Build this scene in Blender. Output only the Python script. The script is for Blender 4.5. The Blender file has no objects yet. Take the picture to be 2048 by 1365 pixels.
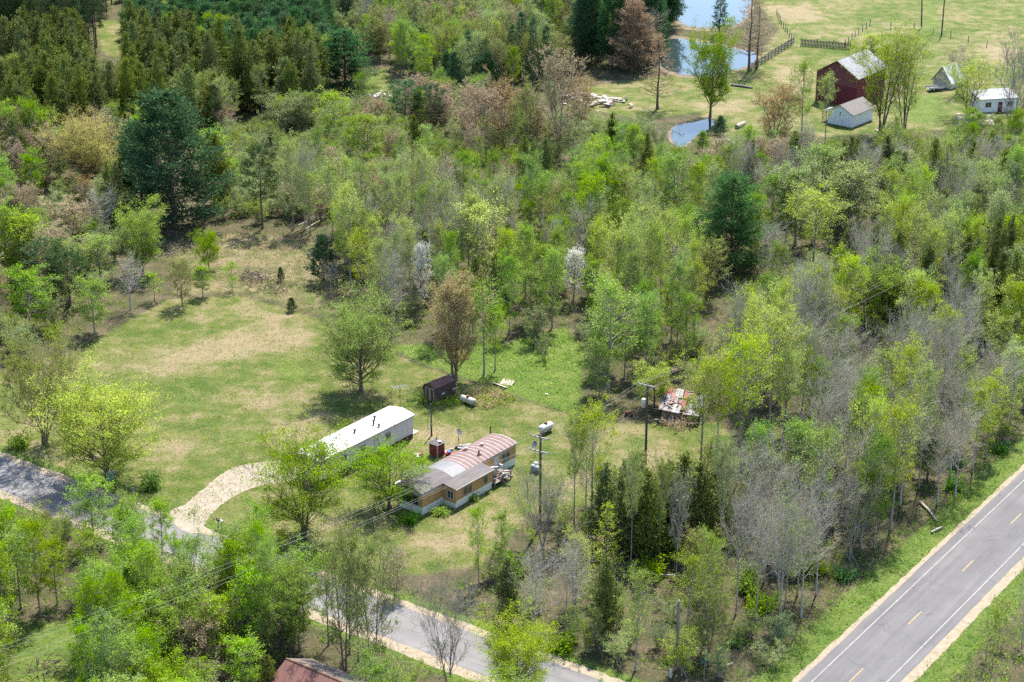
import bpy, math, random
import numpy as np
from mathutils import Vector, Matrix

# ------------------------------------------------------------------ camera, sky, sun, exposure
random.seed(7)
scene = bpy.context.scene
COL = scene.collection
FPX, PITCH, CAMH = 3982.0, math.radians(22.3), 106.0
cam_d = bpy.data.cameras.new('camera'); cam = bpy.data.objects.new('camera', cam_d); COL.objects.link(cam)
cam_d.sensor_width = 36.0; cam_d.lens = FPX / 2048 * 36.0
cam_d.clip_start = 1.0; cam_d.clip_end = 20000.0
cam.location = (0, 0, CAMH); cam.rotation_euler = (math.pi / 2 - PITCH, 0, 0)
scene.camera = cam

SUN_EL = math.radians(58.0)
SHX, SHY = -0.30, -0.954                        # the way shadows fall on the ground
world = bpy.data.worlds.new('World'); scene.world = world; world.use_nodes = True
wn = world.node_tree.nodes; wl = world.node_tree.links
sky = wn.new('ShaderNodeTexSky'); sky.sky_type = 'NISHITA'; sky.sun_disc = False
sky.sun_elevation = SUN_EL; sky.sun_rotation = math.atan2(-SHX, -SHY)
sky.air_density = 1.0; sky.dust_density = 0.6; sky.ozone_density = 1.2
bgn = wn['Background']; bgn.inputs['Strength'].default_value = 0.145
wl.new(sky.outputs[0], bgn.inputs[0])
sun_d = bpy.data.lights.new('sun', 'SUN'); sun_d.energy = 5.0; sun_d.angle = math.radians(0.5)
sun_d.color = (1.0, 0.95, 0.86)
sun = bpy.data.objects.new('sun', sun_d); COL.objects.link(sun); sun.location = (0, 200, 200)
sun.rotation_euler = Vector((SHX * math.cos(SUN_EL), SHY * math.cos(SUN_EL), -math.sin(SUN_EL))).to_track_quat('-Z', 'Y').to_euler()
vs = scene.view_settings
vs.view_transform = 'Standard'; vs.look = 'None'; vs.gamma = 1.0; vs.exposure = 1.65; vs.use_curve_mapping = False
scene.render.film_transparent = False
cy = scene.cycles
cy.max_bounces = 4; cy.diffuse_bounces = 2; cy.glossy_bounces = 2; cy.transmission_bounces = 4; cy.transparent_max_bounces = 4
cy.use_denoising = False; cy.use_adaptive_sampling = True; cy.adaptive_threshold = 0.02
cy.caustics_reflective = False; cy.caustics_refractive = False

# ------------------------------------------------------------------ measuring helpers (photo pixel -> metres on the ground)
FWD = np.array([0, math.cos(PITCH), -math.sin(PITCH)]); UPV = np.array([0, math.sin(PITCH), math.cos(PITCH)])
def G(u, v, z=0.0):
    d = FWD + np.array([1., 0, 0]) * ((u - 1024) / FPX) - UPV * ((v - 682.5) / FPX)
    t = (CAMH - z) / -d[2]
    return np.array([d[0] * t, d[1] * t, z])
def proj(p):
    q = np.asarray(p, float) - np.array([0, 0, CAMH])
    w = q @ FWD
    return 1024 + FPX * q[..., 0] / w, 682.5 - FPX * (q @ UPV) / w
def ppm(p):                                        # photo pixels per metre at a point
    q = np.asarray(p, float) - np.array([0, 0, CAMH]); return FPX / (q @ FWD)
def height_at(p, vtop):                            # height of a thing standing at p whose top is seen at row vtop
    lo, hi = 0.0, 60.0
    for _ in range(40):
        m = (lo + hi) / 2
        if proj(np.array([p[0], p[1], m]))[1] > vtop: lo = m
        else: hi = m
    return lo
def inpoly(x, y, poly):
    x = np.asarray(x, float); y = np.asarray(y, float); r = np.zeros(x.shape, bool)
    n = len(poly)
    for i in range(n):
        x0, y0 = poly[i]; x1, y1 = poly[(i + 1) % n]
        if y0 == y1: continue
        c = ((y0 > y) != (y1 > y)) & (x < (x1 - x0) * (y - y0) / (y1 - y0) + x0)
        r ^= c
    return r
def polydist(x, y, poly):                          # signed distance, positive inside
    x = np.asarray(x, float); y = np.asarray(y, float); d = np.full(x.shape, 1e9)
    n = len(poly)
    for i in range(n):
        ax, ay = poly[i]; bx, by = poly[(i + 1) % n]
        ex, ey = bx - ax, by - ay; L = ex * ex + ey * ey + 1e-9
        t = np.clip(((x - ax) * ex + (y - ay) * ey) / L, 0, 1)
        d = np.minimum(d, np.hypot(x - ax - t * ex, y - ay - t * ey))
    return np.where(inpoly(x, y, poly), d, -d)
def GP(poly): return [tuple(G(u, v)[:2]) for u, v in poly]

# ------------------------------------------------------------------ materials
def nodes_of(m):
    m.use_nodes = True; t = m.node_tree; return t, t.nodes, t.links
def ramp(N, L, fac, stops):
    r = N.new('ShaderNodeValToRGB'); e = r.color_ramp.elements
    while len(e) < len(stops): e.new(0.5)
    for i, (p, c) in enumerate(stops):
        e[i].position = p; e[i].color = (*c, 1)
    L.new(fac, r.inputs[0]); return r.outputs[0]
def noise(N, L, vec, scale, detail=3, rough=0.55, dist=0.0):
    n = N.new('ShaderNodeTexNoise'); n.inputs['Scale'].default_value = scale; n.inputs['Detail'].default_value = detail
    n.inputs['Roughness'].default_value = rough; n.inputs['Distortion'].default_value = dist
    if vec is not None: L.new(vec, n.inputs['Vector'])
    return n.outputs[0]
def mixc(N, L, fac, a, b, mode='MIX'):
    m = N.new('ShaderNodeMix'); m.data_type = 'RGBA'; m.blend_type = mode
    for s, val in ((m.inputs[0], fac), (m.inputs[6], a), (m.inputs[7], b)):
        if isinstance(val, (int, float)): s.default_value = val
        elif isinstance(val, tuple): s.default_value = (*val, 1)
        else: L.new(val, s)
    return m.outputs[2]
def mathn(N, L, op, a, b=0.0, clamp=False):
    m = N.new('ShaderNodeMath'); m.operation = op; m.use_clamp = clamp
    for s, val in ((m.inputs[0], a), (m.inputs[1], b)):
        if isinstance(val, (int, float)): s.default_value = val
        else: L.new(val, s)
    return m.outputs[0]
def smooth(N, L, val, lo, hi):
    m = N.new('ShaderNodeMapRange'); m.interpolation_type = 'SMOOTHSTEP'
    L.new(val, m.inputs[0]); m.inputs[1].default_value = lo; m.inputs[2].default_value = hi
    return m.outputs[0]
def coords(N, L, kind='Object', scale=(1, 1, 1)):
    tc = N.new('ShaderNodeTexCoord')
    if scale == (1, 1, 1): return tc.outputs[kind]
    mp = N.new('ShaderNodeMapping'); mp.inputs['Scale'].default_value = scale
    L.new(tc.outputs[kind], mp.inputs[0]); return mp.outputs[0]
MATS = {}
TONE = 0.52                                        # all paints and timbers sit at this share of full reflectance
def mat(name, c1, c2=None, scale=3.0, rough=0.8, stretch=(1, 1, 1), metal=0.0, bump=0.0, bscale=20.0, c3=None, spec=0.3, k=None):
    if name in MATS: return MATS[name]
    m = bpy.data.materials.new(name); t, N, L = nodes_of(m); b = N['Principled BSDF']
    b.inputs['Roughness'].default_value = rough; b.inputs['Metallic'].default_value = metal
    b.inputs['Specular IOR Level'].default_value = spec
    v = coords(N, L, 'Object', stretch)
    if c2 is None: c2 = tuple(x * 0.75 for x in c1)
    if k is None: k = TONE
    c1, c2 = [tuple(x * k for x in c) for c in (c1, c2)]; c3 = c3 and tuple(x * k for x in c3)
    stops = [(0.32, c2), (0.68, c1)] if c3 is None else [(0.28, c2), (0.52, c1), (0.74, c3)]
    L.new(ramp(N, L, noise(N, L, v, scale, 5, 0.6), stops), b.inputs['Base Color'])
    if bump:
        bn = N.new('ShaderNodeBump'); bn.inputs['Strength'].default_value = bump; bn.inputs['Distance'].default_value = 0.05
        L.new(noise(N, L, v, bscale, 3), bn.inputs['Height']); L.new(bn.outputs[0], b.inputs['Normal'])
    MATS[name] = m; return m
LEAF = {                                           # leaf colour and share of light let through, carried by each crown as its object colour
 'lime': (.35, .43, .065, .33),
 'green': (.20, .31, .032, .33),
 'bright': (.24, .36, .042, .33),
 'sage': (.27, .33, .115, .33),
 'pale': (.31, .375, .10, .33),
 'olive': (.24, .30, .055, .33),
 'gold': (.52, .47, .11, .33),
 'rust': (.40, .27, .13, .33),
 'bronze': (.44, .33, .14, .33),
 'tan': (.46, .35, .22, .33),
 'blossom': (.68, .66, .58, .33),
 'pine': (.055, .125, .05, .25),
 'bluepine': (.08, .16, .062, .25),
 'redpine': (.06, .10, .035, .2),
 'cedar': (.14, .165, .045, .25),
 'brownneedle': (.32, .22, .12, .25),
 'shadegreen': (.085, .20, .035, .33),
}
def foliage_mat():
    m = bpy.data.materials.new('foliage'); t, N, L = nodes_of(m)
    for n in list(N):
        if n.type == 'BSDF_PRINCIPLED': N.remove(n)
    at = N.new('ShaderNodeAttribute'); at.attribute_name = 'rnd'
    oi = N.new('ShaderNodeObjectInfo')
    c = mixc(N, L, at.outputs['Fac'], oi.outputs['Color'], mixc(N, L, 1.0, oi.outputs['Color'], (.62, .70, .70), 'MULTIPLY'))
    h = N.new('ShaderNodeHueSaturation'); L.new(c, h.inputs['Color'])
    def spread(mul, amt, lo):
        r = mathn(N, L, 'FRACT', mathn(N, L, 'MULTIPLY', oi.outputs['Random'], mul)); q = mathn(N, L, 'MULTIPLY_ADD', r, amt)
        q.node.inputs[2].default_value = lo; return q
    L.new(spread(1.0, .028, .482), h.inputs['Hue']); L.new(spread(7.13, .42, .80), h.inputs['Value']); L.new(spread(17.7, .30, .88), h.inputs['Saturation'])
    d = N.new('ShaderNodeBsdfDiffuse'); L.new(h.outputs[0], d.inputs[0])
    tr = N.new('ShaderNodeBsdfTranslucent'); L.new(h.outputs[0], tr.inputs[0])
    mx = N.new('ShaderNodeMixShader'); L.new(oi.outputs['Alpha'], mx.inputs[0])
    L.new(d.outputs[0], mx.inputs[1]); L.new(tr.outputs[0], mx.inputs[2])
    L.new(mx.outputs[0], N['Material Output'].inputs[0]); return m
FOLIAGE = foliage_mat()
BARK = {'dark': 0, 'grey': 1, 'pale': 2, 'brown': 3, 'pine': 4}
def bark_mat():
    m = bpy.data.materials.new('bark'); t, N, L = nodes_of(m); b = N['Principled BSDF']; b.inputs['Roughness'].default_value = .95; b.inputs['Specular IOR Level'].default_value = .15
    oi = N.new('ShaderNodeObjectInfo'); r = N.new('ShaderNodeValToRGB'); r.color_ramp.interpolation = 'CONSTANT'; e = r.color_ramp.elements
    cs = [(.15, .12, .09), (.30, .265, .225), (.40, .355, .31), (.24, .175, .12), (.15, .11, .085)]
    while len(e) < 5: e.new(.5)
    for k, c in enumerate(cs): e[k].position = max(0, k * .1 - .05); e[k].color = (*c, 1)
    L.new(mathn(N, L, 'MULTIPLY', oi.outputs['Object Index'], .1), r.inputs[0])
    n = noise(N, L, coords(N, L, 'Object'), 5, 3); L.new(mixc(N, L, n, r.outputs[0], mixc(N, L, 1.0, r.outputs[0], (.55, .55, .55), 'MULTIPLY')), b.inputs['Base Color']); return m
BARKM = bark_mat()

# ------------------------------------------------------------------ objects
def link(o, parent=None):
    COL.objects.link(o)
    if parent is not None: o.parent = parent
    return o
def tag(o, label, cat, group=None):
    o['label'] = label; o['category'] = cat
    if group: o['group'] = group
    return o
def thing(name, label, cat, loc=(0, 0, 0), rz=0.0, group=None):
    o = bpy.data.objects.new(name, None); o.empty_display_size = 0.3
    o.location = tuple(float(c) for c in loc); o.rotation_euler = (0, 0, rz); link(o)
    return tag(o, label, cat, group)
class MB:
    def __init__(s): s.v = []; s.f = []; s.m = []
    def add(s, vs_, fs, mi=0):
        b = len(s.v); s.v += [tuple(float(c) for c in p) for p in vs_]
        s.f += [tuple(b + i for i in f) for f in fs]; s.m += [mi] * len(fs); return s
    def box(s, x0, x1, y0, y1, z0, z1, mi=0, M=None):
        p = [(x, y, z) for z in (z0, z1) for x, y in ((x0, y0), (x1, y0), (x1, y1), (x0, y1))]
        if M is not None: p = [tuple(M @ Vector(q)) for q in p]
        return s.add(p, [(3, 2, 1, 0), (4, 5, 6, 7), (0, 1, 5, 4), (1, 2, 6, 5), (2, 3, 7, 6), (3, 0, 4, 7)], mi)
    def beam(s, a, b, w, h=None, mi=0):
        a = Vector([float(c) for c in a]); b = Vector([float(c) for c in b]); h = h or w; d = b - a; L = d.length
        q = d.to_track_quat('X', 'Z').to_matrix().to_4x4(); M = Matrix.Translation(a) @ q
        return s.box(0, L, -w / 2, w / 2, -h / 2, h / 2, mi, M)
    def prism(s, prof, y0, y1, mi=0):              # profile in x,z swept along y
        n = len(prof); p = [(x, y0, z) for x, z in prof] + [(x, y1, z) for x, z in prof]
        return s.add(p, [tuple(range(n)), tuple(range(2 * n - 1, n - 1, -1))] + [(i + n, (i + 1) % n + n, (i + 1) % n, i) for i in range(n)], mi)
    def tube(s, pts, rad, k=6, mi=0, cap=True):
        pts = np.asarray(pts, float); n = len(pts)
        rad = np.full(n, rad) if np.isscalar(rad) else np.asarray(rad, float)
        v, f = tubes(pts[None], rad[None], k); s.add(v, f.tolist(), mi)
        if cap:
            b = len(s.v) - n * k
            s.f += [tuple(range(b + k - 1, b - 1, -1)), tuple(range(b + (n - 1) * k, b + n * k))]; s.m += [mi, mi]
        return s
    def build(s, name, mats, parent=None, smooth_=False):
        me = bpy.data.meshes.new(name); me.from_pydata(s.v, [], s.f)
        mats = mats if isinstance(mats, (list, tuple)) else [mats]
        for m in mats: me.materials.append(m)
        me.polygons.foreach_set('material_index', s.m)
        if smooth_: me.polygons.foreach_set('use_smooth', [True] * len(s.f))
        me.update(); return link(bpy.data.objects.new(name, me), parent)
def tubes(P, R, k):
    B, n, _ = P.shape
    T = np.gradient(P, axis=1); T /= np.linalg.norm(T, axis=2, keepdims=True) + 1e-9
    ref = np.where(np.abs(T[..., 2:3]) > 0.9, np.array([1., 0, 0]), np.array([0, 0, 1.]))
    A = np.cross(T, ref); A /= np.linalg.norm(A, axis=2, keepdims=True) + 1e-9
    C = np.cross(T, A); a = np.arange(k) * 2 * math.pi / k
    V = P[:, :, None] + R[:, :, None, None] * (A[:, :, None] * np.cos(a)[:, None] + C[:, :, None] * np.sin(a)[:, None])
    i = np.arange(B * n * k).reshape(B, n, k)
    F = np.stack([i[:, :-1], np.roll(i[:, :-1], -1, 2), np.roll(i[:, 1:], -1, 2), i[:, 1:]], -1).reshape(-1, 4)
    return V.reshape(-1, 3), F
def structure(o): o['kind'] = 'structure'; return o
def stuff(o): o['kind'] = 'stuff'; return o
def raw_mesh(name, V, F, mats, mi=None, rnd=None):
    me = bpy.data.meshes.new(name)
    V = np.asarray(V, np.float32); F = np.asarray(F, np.int32); k = F.shape[1]
    me.vertices.add(len(V)); me.vertices.foreach_set('co', V.ravel())
    me.loops.add(F.size); me.loops.foreach_set('vertex_index', F.ravel())
    me.polygons.add(len(F)); me.polygons.foreach_set('loop_start', np.arange(0, F.size, k, dtype=np.int32))
    for m in mats: me.materials.append(m)
    if mi is not None: me.polygons.foreach_set('material_index', np.asarray(mi, np.int32))
    if rnd is not None:
        a = me.attributes.new('rnd', 'FLOAT', 'POINT'); a.data.foreach_set('value', np.asarray(rnd, np.float32))
    me.update(calc_edges=True); return me

# ------------------------------------------------------------------ ground, roads, water
P_MOWN = [(-90, 910), (-90, 765), (150, 703), (335, 600), (470, 590), (600, 625), (800, 715), (930, 765), (1130, 828), (1230, 848), (1440, 845),
          (1500, 930), (1330, 1010), (1230, 1000), (1060, 1030), (960, 1130), (840, 1150), (700, 1150), (520, 1095), (430, 1050), (290, 1010), (130, 945), (0, 905)]
P_ROUGH = [(335, 600), (330, 520), (400, 470), (520, 460), (660, 490), (720, 640), (600, 625), (470, 590)]
P_LUSHM = [(770, 690), (900, 690), (1000, 690), (1130, 655), (1170, 700), (1160, 835), (960, 768), (830, 722)]
P_FARM = [(1170, 175), (1330, 150), (1480, 150), (1560, 60), (1490, -20), (1520, -80), (2200, -80), (2200, 250), (1960, 260), (1800, 262), (1640, 275),
          (1500, 300), (1425, 300), (1400, 225), (1300, 240), (1180, 222)]
P_CLR1 = [(185, 40), (240, 42), (262, 100), (240, 120), (205, 105)]
P_CLR2 = [(380, 150), (470, 150), (545, 152), (545, 178), (480, 182), (390, 168)]
P_CLR3 = [(730, 150), (770, 135), (790, 160), (770, 190), (735, 185)]
P_LOWL = [(20, 1240), (150, 1240), (180, 1300), (190, 1400), (0, 1400)]
P_SLASH = [(770, 245), (820, 235), (900, 250), (1090, 262), (1090, 292), (980, 300), (900, 275), (800, 268)]
DRY = [[(265, 735), (330, 760), (430, 725), (560, 690), (612, 692), (570, 625), (500, 603), (455, 612), (510, 650), (400, 690), (300, 715)],
       [(470, 800), (560, 770), (640, 775), (600, 800), (500, 822)], [(830, 865), (900, 850), (960, 880), (900, 905), (840, 890)],
       [(800, 1120), (960, 1110), (1000, 1030), (930, 1030), (860, 1070)], [(1240, 900), (1330, 890), (1340, 960), (1260, 980)], [(1200, 850), (1300, 850), (1280, 875)],
       [(1560, 130), (1620, 140), (1640, 175), (1580, 190)], [(1380, 205), (1500, 200), (1500, 220), (1390, 222)], [(300, 900), (360, 870), (420, 890), (340, 940)], [(560, 860), (640, 830), (560, 900)],
       [(1400, 215), (1470, 208), (1500, 225), (1420, 232)], [(1520, 10), (1620, 5), (1640, 40), (1560, 50)], [(1960, 90), (2040, 100), (2040, 130), (1970, 130)]]
LUSH = [[(320, 780), (400, 775), (420, 815), (350, 820)], [(1210, 880), (1280, 880), (1290, 900), (1220, 905)], [(430, 870), (500, 850), (540, 880), (450, 900)], [(1790, 180), (1900, 190), (1900, 250), (1800, 250)],
        [(1840, 0), (1880, 0), (1880, 60), (1840, 60)], [(440, 1060), (520, 1030), (600, 1110), (520, 1095)], [(520, 720), (600, 700), (640, 760), (560, 770)]]
def strip_frame(a, b):
    a = np.asarray(a)[:2]; b = np.asarray(b)[:2]; d = (b - a) / np.linalg.norm(b - a)
    return a, d, np.array([d[1], -d[0]])
# paved road with white edge lines (runs away to the upper right); n points to its right side
RA = (G(1622.7, 1365) + G(1774, 1365)) / 2; RB = (G(2048, 956.7) + G(2048 + 134, 956.7)) / 2
RO, RD, RN = strip_frame(RA, RB)
RHW = abs((G(1774, 1365)[:2] - G(1622.7, 1365)[:2]) @ RN) / 2           # half the width between the white lines
# side road (runs across the lower left)
LA = (G(0, 918) + G(0, 977)) / 2; LB = (G(790, 1211) + G(800, 1284)) / 2
LO, LD, LN = strip_frame(LA, LB)
LHW = 2.9
xr = np.array([[RD[0], -LD[0]], [RD[1], -LD[1]]]); ti = np.linalg.solve(xr, LO - RO); CROSS = RO + RD * ti[0]
def axis(a, b, s, ca, cb, cs):
    lo = np.arange(a, ca, cs); mid = np.arange(ca, cb, s); hi = np.arange(cb, b + cs, cs); return np.concatenate([lo, mid, hi])
far = np.array([1.0, 3, 8, 20, 60, 180, 500, 1500, 4000, 9000])
gx = axis(-150, 150, .6, -62, 62, 1.4); gx = np.concatenate([gx[0] - far[::-1], gx, gx[-1] + far])
gy = axis(120, 590, .6, 182, 300, 1.2); gy = np.concatenate([gy[0] - far[:-2][::-1], gy, gy[-1] + far])
X, Y = np.meshgrid(gx, gy); V = np.stack([X.ravel(), Y.ravel(), np.zeros(X.size)], -1)
nx, ny = len(gx), len(gy); ii = np.arange(nx * ny).reshape(ny, nx)
F = np.stack([ii[:-1, :-1], ii[:-1, 1:], ii[1:, 1:], ii[1:, :-1]], -1).reshape(-1, 4)
def soft(poly, w): return np.clip(polydist(V[:, 0], V[:, 1], GP(poly)) / w + .5, 0, 1)
mown = soft(P_MOWN, 2.5)
for p in (P_FARM, P_CLR1, P_CLR2, P_CLR3): mown = np.maximum(mown, soft(p, 4))
mown = np.maximum(mown, 0.55 * soft(P_ROUGH, 4))
lush = np.maximum(soft(P_LUSHM, 3), .8 * soft(P_LOWL, 4))
for p in LUSH: lush = np.maximum(lush, .62 * soft(p, 5))
dry = np.zeros(len(V))
for p in DRY: dry = np.maximum(dry, soft(p, 4))
dry = np.maximum(dry, .55 * soft(P_ROUGH, 5)); slash = .55 * soft(P_SLASH, 6)
dr = (V[:, :2] - RO) @ RN; dl = (V[:, :2] - LO) @ LN; al = (V[:, :2] - LO) @ LD
verge = np.maximum(np.clip((RHW + 6.5 - np.abs(dr)) / 2.5, 0, 1), np.clip((LHW + 3.6 - np.abs(dl)) / 1.8, 0, 1))
lush = np.maximum(lush, verge * .85)
me = raw_mesh('ground', V, F, [])
for nm, arr in (('mown', mown), ('lush', lush), ('dry', dry), ('slash', slash)):
    a = me.attributes.new(nm, 'FLOAT', 'POINT'); a.data.foreach_set('value', arr.astype(np.float32))
gm = bpy.data.materials.new('ground cover'); t, N, L = nodes_of(gm); b = N['Principled BSDF']
b.inputs['Roughness'].default_value = 0.95; b.inputs['Specular IOR Level'].default_value = 0.1
vec = coords(N, L, 'Object')
def attr(nm):
    a = N.new('ShaderNodeAttribute'); a.attribute_name = nm; return a.outputs['Fac']
big = noise(N, L, vec, .06, 4, .6); med = noise(N, L, vec, .35, 5, .62, .4); fin = noise(N, L, vec, 2.6, 4, .65); gri = noise(N, L, vec, 9.0, 3, .7)
def wobble(a, amt=.55): 
    s = mathn(N, L, 'ADD', a, mathn(N, L, 'MULTIPLY', mathn(N, L, 'SUBTRACT', med, .5), amt))
    s = mathn(N, L, 'ADD', s, mathn(N, L, 'MULTIPLY', mathn(N, L, 'SUBTRACT', fin, .5), amt * .8)); return smooth(N, L, s, .3, .7)
litter = ramp(N, L, mathn(N, L, 'ADD', mathn(N, L, 'MULTIPLY', med, .6), mathn(N, L, 'MULTIPLY', fin, .45)),
              [(.36, (.034, .048, .016)), (.48, (.055, .058, .025)), (.58, (.088, .070, .042)), (.70, (.135, .105, .070))])
gmix = mathn(N, L, 'ADD', mathn(N, L, 'MULTIPLY', big, .35), mathn(N, L, 'ADD', mathn(N, L, 'MULTIPLY', med, .5), mathn(N, L, 'MULTIPLY', fin, .2)))
gmix = mathn(N, L, 'ADD', gmix, mathn(N, L, 'MULTIPLY', attr('dry'), .115))
gmix = mathn(N, L, 'ADD', mathn(N, L, 'MULTIPLY', mathn(N, L, 'SUBTRACT', gmix, .53), 1.55), .53)
grass = ramp(N, L, gmix, [(.36, (.055, .088, .016)), (.47, (.085, .110, .024)), (.55, (.125, .130, .042)), (.63, (.175, .152, .075)), (.74, (.225, .178, .105))])
grass = mixc(N, L, mathn(N, L, 'MULTIPLY', gri, .55), grass, mixc(N, L, 1.0, grass, (.55, .60, .50), 'MULTIPLY'))
lushc = ramp(N, L, mathn(N, L, 'ADD', mathn(N, L, 'MULTIPLY', fin, .6), mathn(N, L, 'MULTIPLY', med, .4)), [(.35, (.035, .070, .012)), (.48, (.070, .110, .020)), (.58, (.115, .140, .034)), (.68, (.185, .160, .075))])
slashc = ramp(N, L, fin, [(.35, (.075, .058, .036)), (.55, (.135, .10, .068)), (.7, (.18, .14, .098))])
col = mixc(N, L, wobble(attr('slash')), litter, slashc)
col = mixc(N, L, wobble(attr('mown')), col, grass)
col = mixc(N, L, wobble(attr('lush')), col, lushc)
L.new(col, b.inputs['Base Color'])
bn = N.new('ShaderNodeBump'); bn.inputs['Strength'].default_value = .9; bn.inputs['Distance'].default_value = .22
L.new(mathn(N, L, 'ADD', mathn(N, L, 'MULTIPLY', fin, .9), gri), bn.inputs['Height']); L.new(bn.outputs[0], b.inputs['Normal'])
me.materials.append(gm)
structure(link(bpy.data.objects.new('ground', me)))

def ribbon(name, O, D, Nn, s0, s1, e0, e1, z, m, jag=0.0, step=2.0, seed=1):
    r = random.Random(seed); n = max(2, int((s1 - s0) / step)); v = []; f = []
    for i in range(n + 1):
        s = s0 + (s1 - s0) * i / n
        for e, sg in ((e0, -1), (e1, 1)):
            q = O + D * s + Nn * (e + sg * r.uniform(0, jag)); v.append((q[0], q[1], z))
    for i in range(n): f.append((2 * i, 2 * i + 1, 2 * i + 3, 2 * i + 2))
    return MB().add(v, f).build(name, m)
def asphalt(name, base, D, centre, hw, lane=True):
    m = bpy.data.materials.new(name); t, N, L = nodes_of(m); b = N['Principled BSDF']; b.inputs['Roughness'].default_value = .85
    b.inputs['Specular IOR Level'].default_value = .25
    geo = N.new('ShaderNodeNewGeometry').outputs['Position']
    mp = N.new('ShaderNodeMapping'); mp.vector_type = 'POINT'
    mp.inputs['Rotation'].default_value = (0, 0, -math.atan2(D[1], D[0])); L.new(geo, mp.inputs[0])
    st = N.new('ShaderNodeMapping'); st.inputs['Scale'].default_value = (.05, 1.1, 1); L.new(mp.outputs[0], st.inputs[0])
    streak = noise(N, L, st.outputs[0], 1.0, 4, .6); fine = noise(N, L, geo, 5.0, 4, .7); pat = noise(N, L, geo, .25, 4)
    c = ramp(N, L, mathn(N, L, 'ADD', mathn(N, L, 'MULTIPLY', streak, .6), mathn(N, L, 'MULTIPLY', pat, .4)),
             [(.35, tuple(x * .78 for x in base)), (.52, base), (.68, tuple(x * 1.25 for x in base))])
    c = mixc(N, L, mathn(N, L, 'MULTIPLY', fine, .4), c, mixc(N, L, 1.0, c, (.6, .6, .6), 'MULTIPLY'))
    vo = N.new('ShaderNodeTexVoronoi'); vo.feature = 'DISTANCE_TO_EDGE'; vo.inputs['Scale'].default_value = .16
    wb = N.new('ShaderNodeVectorMath'); wb.operation = 'ADD'; L.new(geo, wb.inputs[0])
    nz = N.new('ShaderNodeTexNoise'); nz.inputs['Scale'].default_value = .6; L.new(geo, nz.inputs['Vector'])
    sc = N.new('ShaderNodeVectorMath'); sc.operation = 'SCALE'; sc.inputs['Scale'].default_value = 3.0; L.new(nz.outputs['Color'], sc.inputs[0]); L.new(sc.outputs[0], wb.inputs[1])
    L.new(wb.outputs[0], vo.inputs['Vector'])
    cr = mathn(N, L, 'LESS_THAN', vo.outputs['Distance'], .007)
    c = mixc(N, L, mathn(N, L, 'MULTIPLY', cr, .32), c, (.03, .03, .032))
    L.new(c, b.inputs['Base Color']); return m
m_as1 = asphalt('road asphalt', (.094, .090, .092), RD, RO, RHW); m_as2 = asphalt('side road asphalt', (.128, .121, .119), LD, LO, LHW)
m_sand = mat('shoulder sand', (.38, .31, .22), (.28, .22, .145), 1.5, .95, c3=(.44, .37, .28), bump=.3)
m_white = mat('worn white paint', (.40, .39, .375), (.24, .23, .225), 1.2, .7)
m_yellow = mat('worn yellow paint', (.46, .31, .09), (.28, .22, .12), 2.0, .7)
R0, R1 = ti[0] - 60, 520.0
structure(ribbon('road_shoulder', RO, RD, RN, R0, R1, -RHW - 1.6, RHW + 2.1, .010, m_sand, .22, .8, 3))
structure(ribbon('road', RO, RD, RN, R0, R1, -RHW - 1.05, RHW + 1.05, .022, m_as1, .10, 1.5, 4))
tl = float((CROSS - LO) @ LD)
structure(ribbon('side_road_shoulder', LO, LD, LN, -160, tl - RHW, -LHW - 1.1, LHW + 1.5, .006, m_sand, .3, .8, 5))
structure(ribbon('side_road', LO, LD, LN, -160, tl - RHW - .4, -LHW, LHW, .016, m_as2, .16, 1.3, 6))
for e in (-RHW, RHW): structure(ribbon('edge_line', RO, RD, RN, ti[0] + 5, R1, e - .055, e + .055, .030, m_white, .012, 1.5, 8))
d0 = float((G(1366 + 1384 / 3, 910 + 977 / 3)[:2] - RO) @ RD); d1 = float((G(1366 + 1694 / 3, 910 + 663 / 3)[:2] - RO) @ RD); gap = d1 - d0
for k in range(-1, 16):
    s = d0 + gap * k; structure(ribbon('centre_dash', RO, RD, RN, s - 1.55, s + 1.55, -.07, .07, .030, m_yellow, .012, .6, 20 + k))
structure(ribbon('edge_line', LO, LD, LN, -120, tl - 16, LHW - .40, LHW - .33, .024, mat('faint white paint', (.36, .35, .34), (.24, .23, .225), 1.2, .8), .02, 1.2, 9))
def blob(poly, seed, amp, sub=6, z=.0):
    r = random.Random(seed); pts = [G(u, v) for u, v in poly]; out = []
    n = len(pts)
    for i in range(n):
        p0, p1, p2, p3 = pts[i - 1], pts[i], pts[(i + 1) % n], pts[(i + 2) % n]
        for k in range(sub):
            t = k / sub
            q = .5 * ((2 * p1) + (-p0 + p2) * t + (2 * p0 - 5 * p1 + 4 * p2 - p3) * t * t + (-p0 + 3 * p1 - 3 * p2 + p3) * t ** 3)
            out.append((q[0] + r.gauss(0, amp), q[1] + r.gauss(0, amp), z))
    return out
def sheet(name, poly, m, seed, amp, z, sub=6):
    p = blob(poly, seed, amp, sub, z); return structure(MB().add(p, [tuple(range(len(p)))]).build(name, m))
m_drive = mat('driveway gravel', (.37, .315, .24), (.29, .24, .17), 1.2, .95, c3=(.45, .39, .31), bump=.4, bscale=8)
DRIVE = [(338, 1026), (372, 1008), (400, 984), (432, 958), (462, 938), (500, 928), (560, 922), (610, 925), (640, 945), (610, 962), (540, 968), (492, 982), (455, 1002), (425, 1026), (408, 1052), (398, 1068), (360, 1058)]
sheet('driveway', DRIVE, m_drive, 2, .05, .020, 8)
m_water = bpy.data.materials.new('pond water'); t, N, L = nodes_of(m_water); b = N['Principled BSDF']
b.inputs['Base Color'].default_value = (.018, .03, .03, 1); b.inputs['Roughness'].default_value = .04; b.inputs['IOR'].default_value = 1.33
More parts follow.
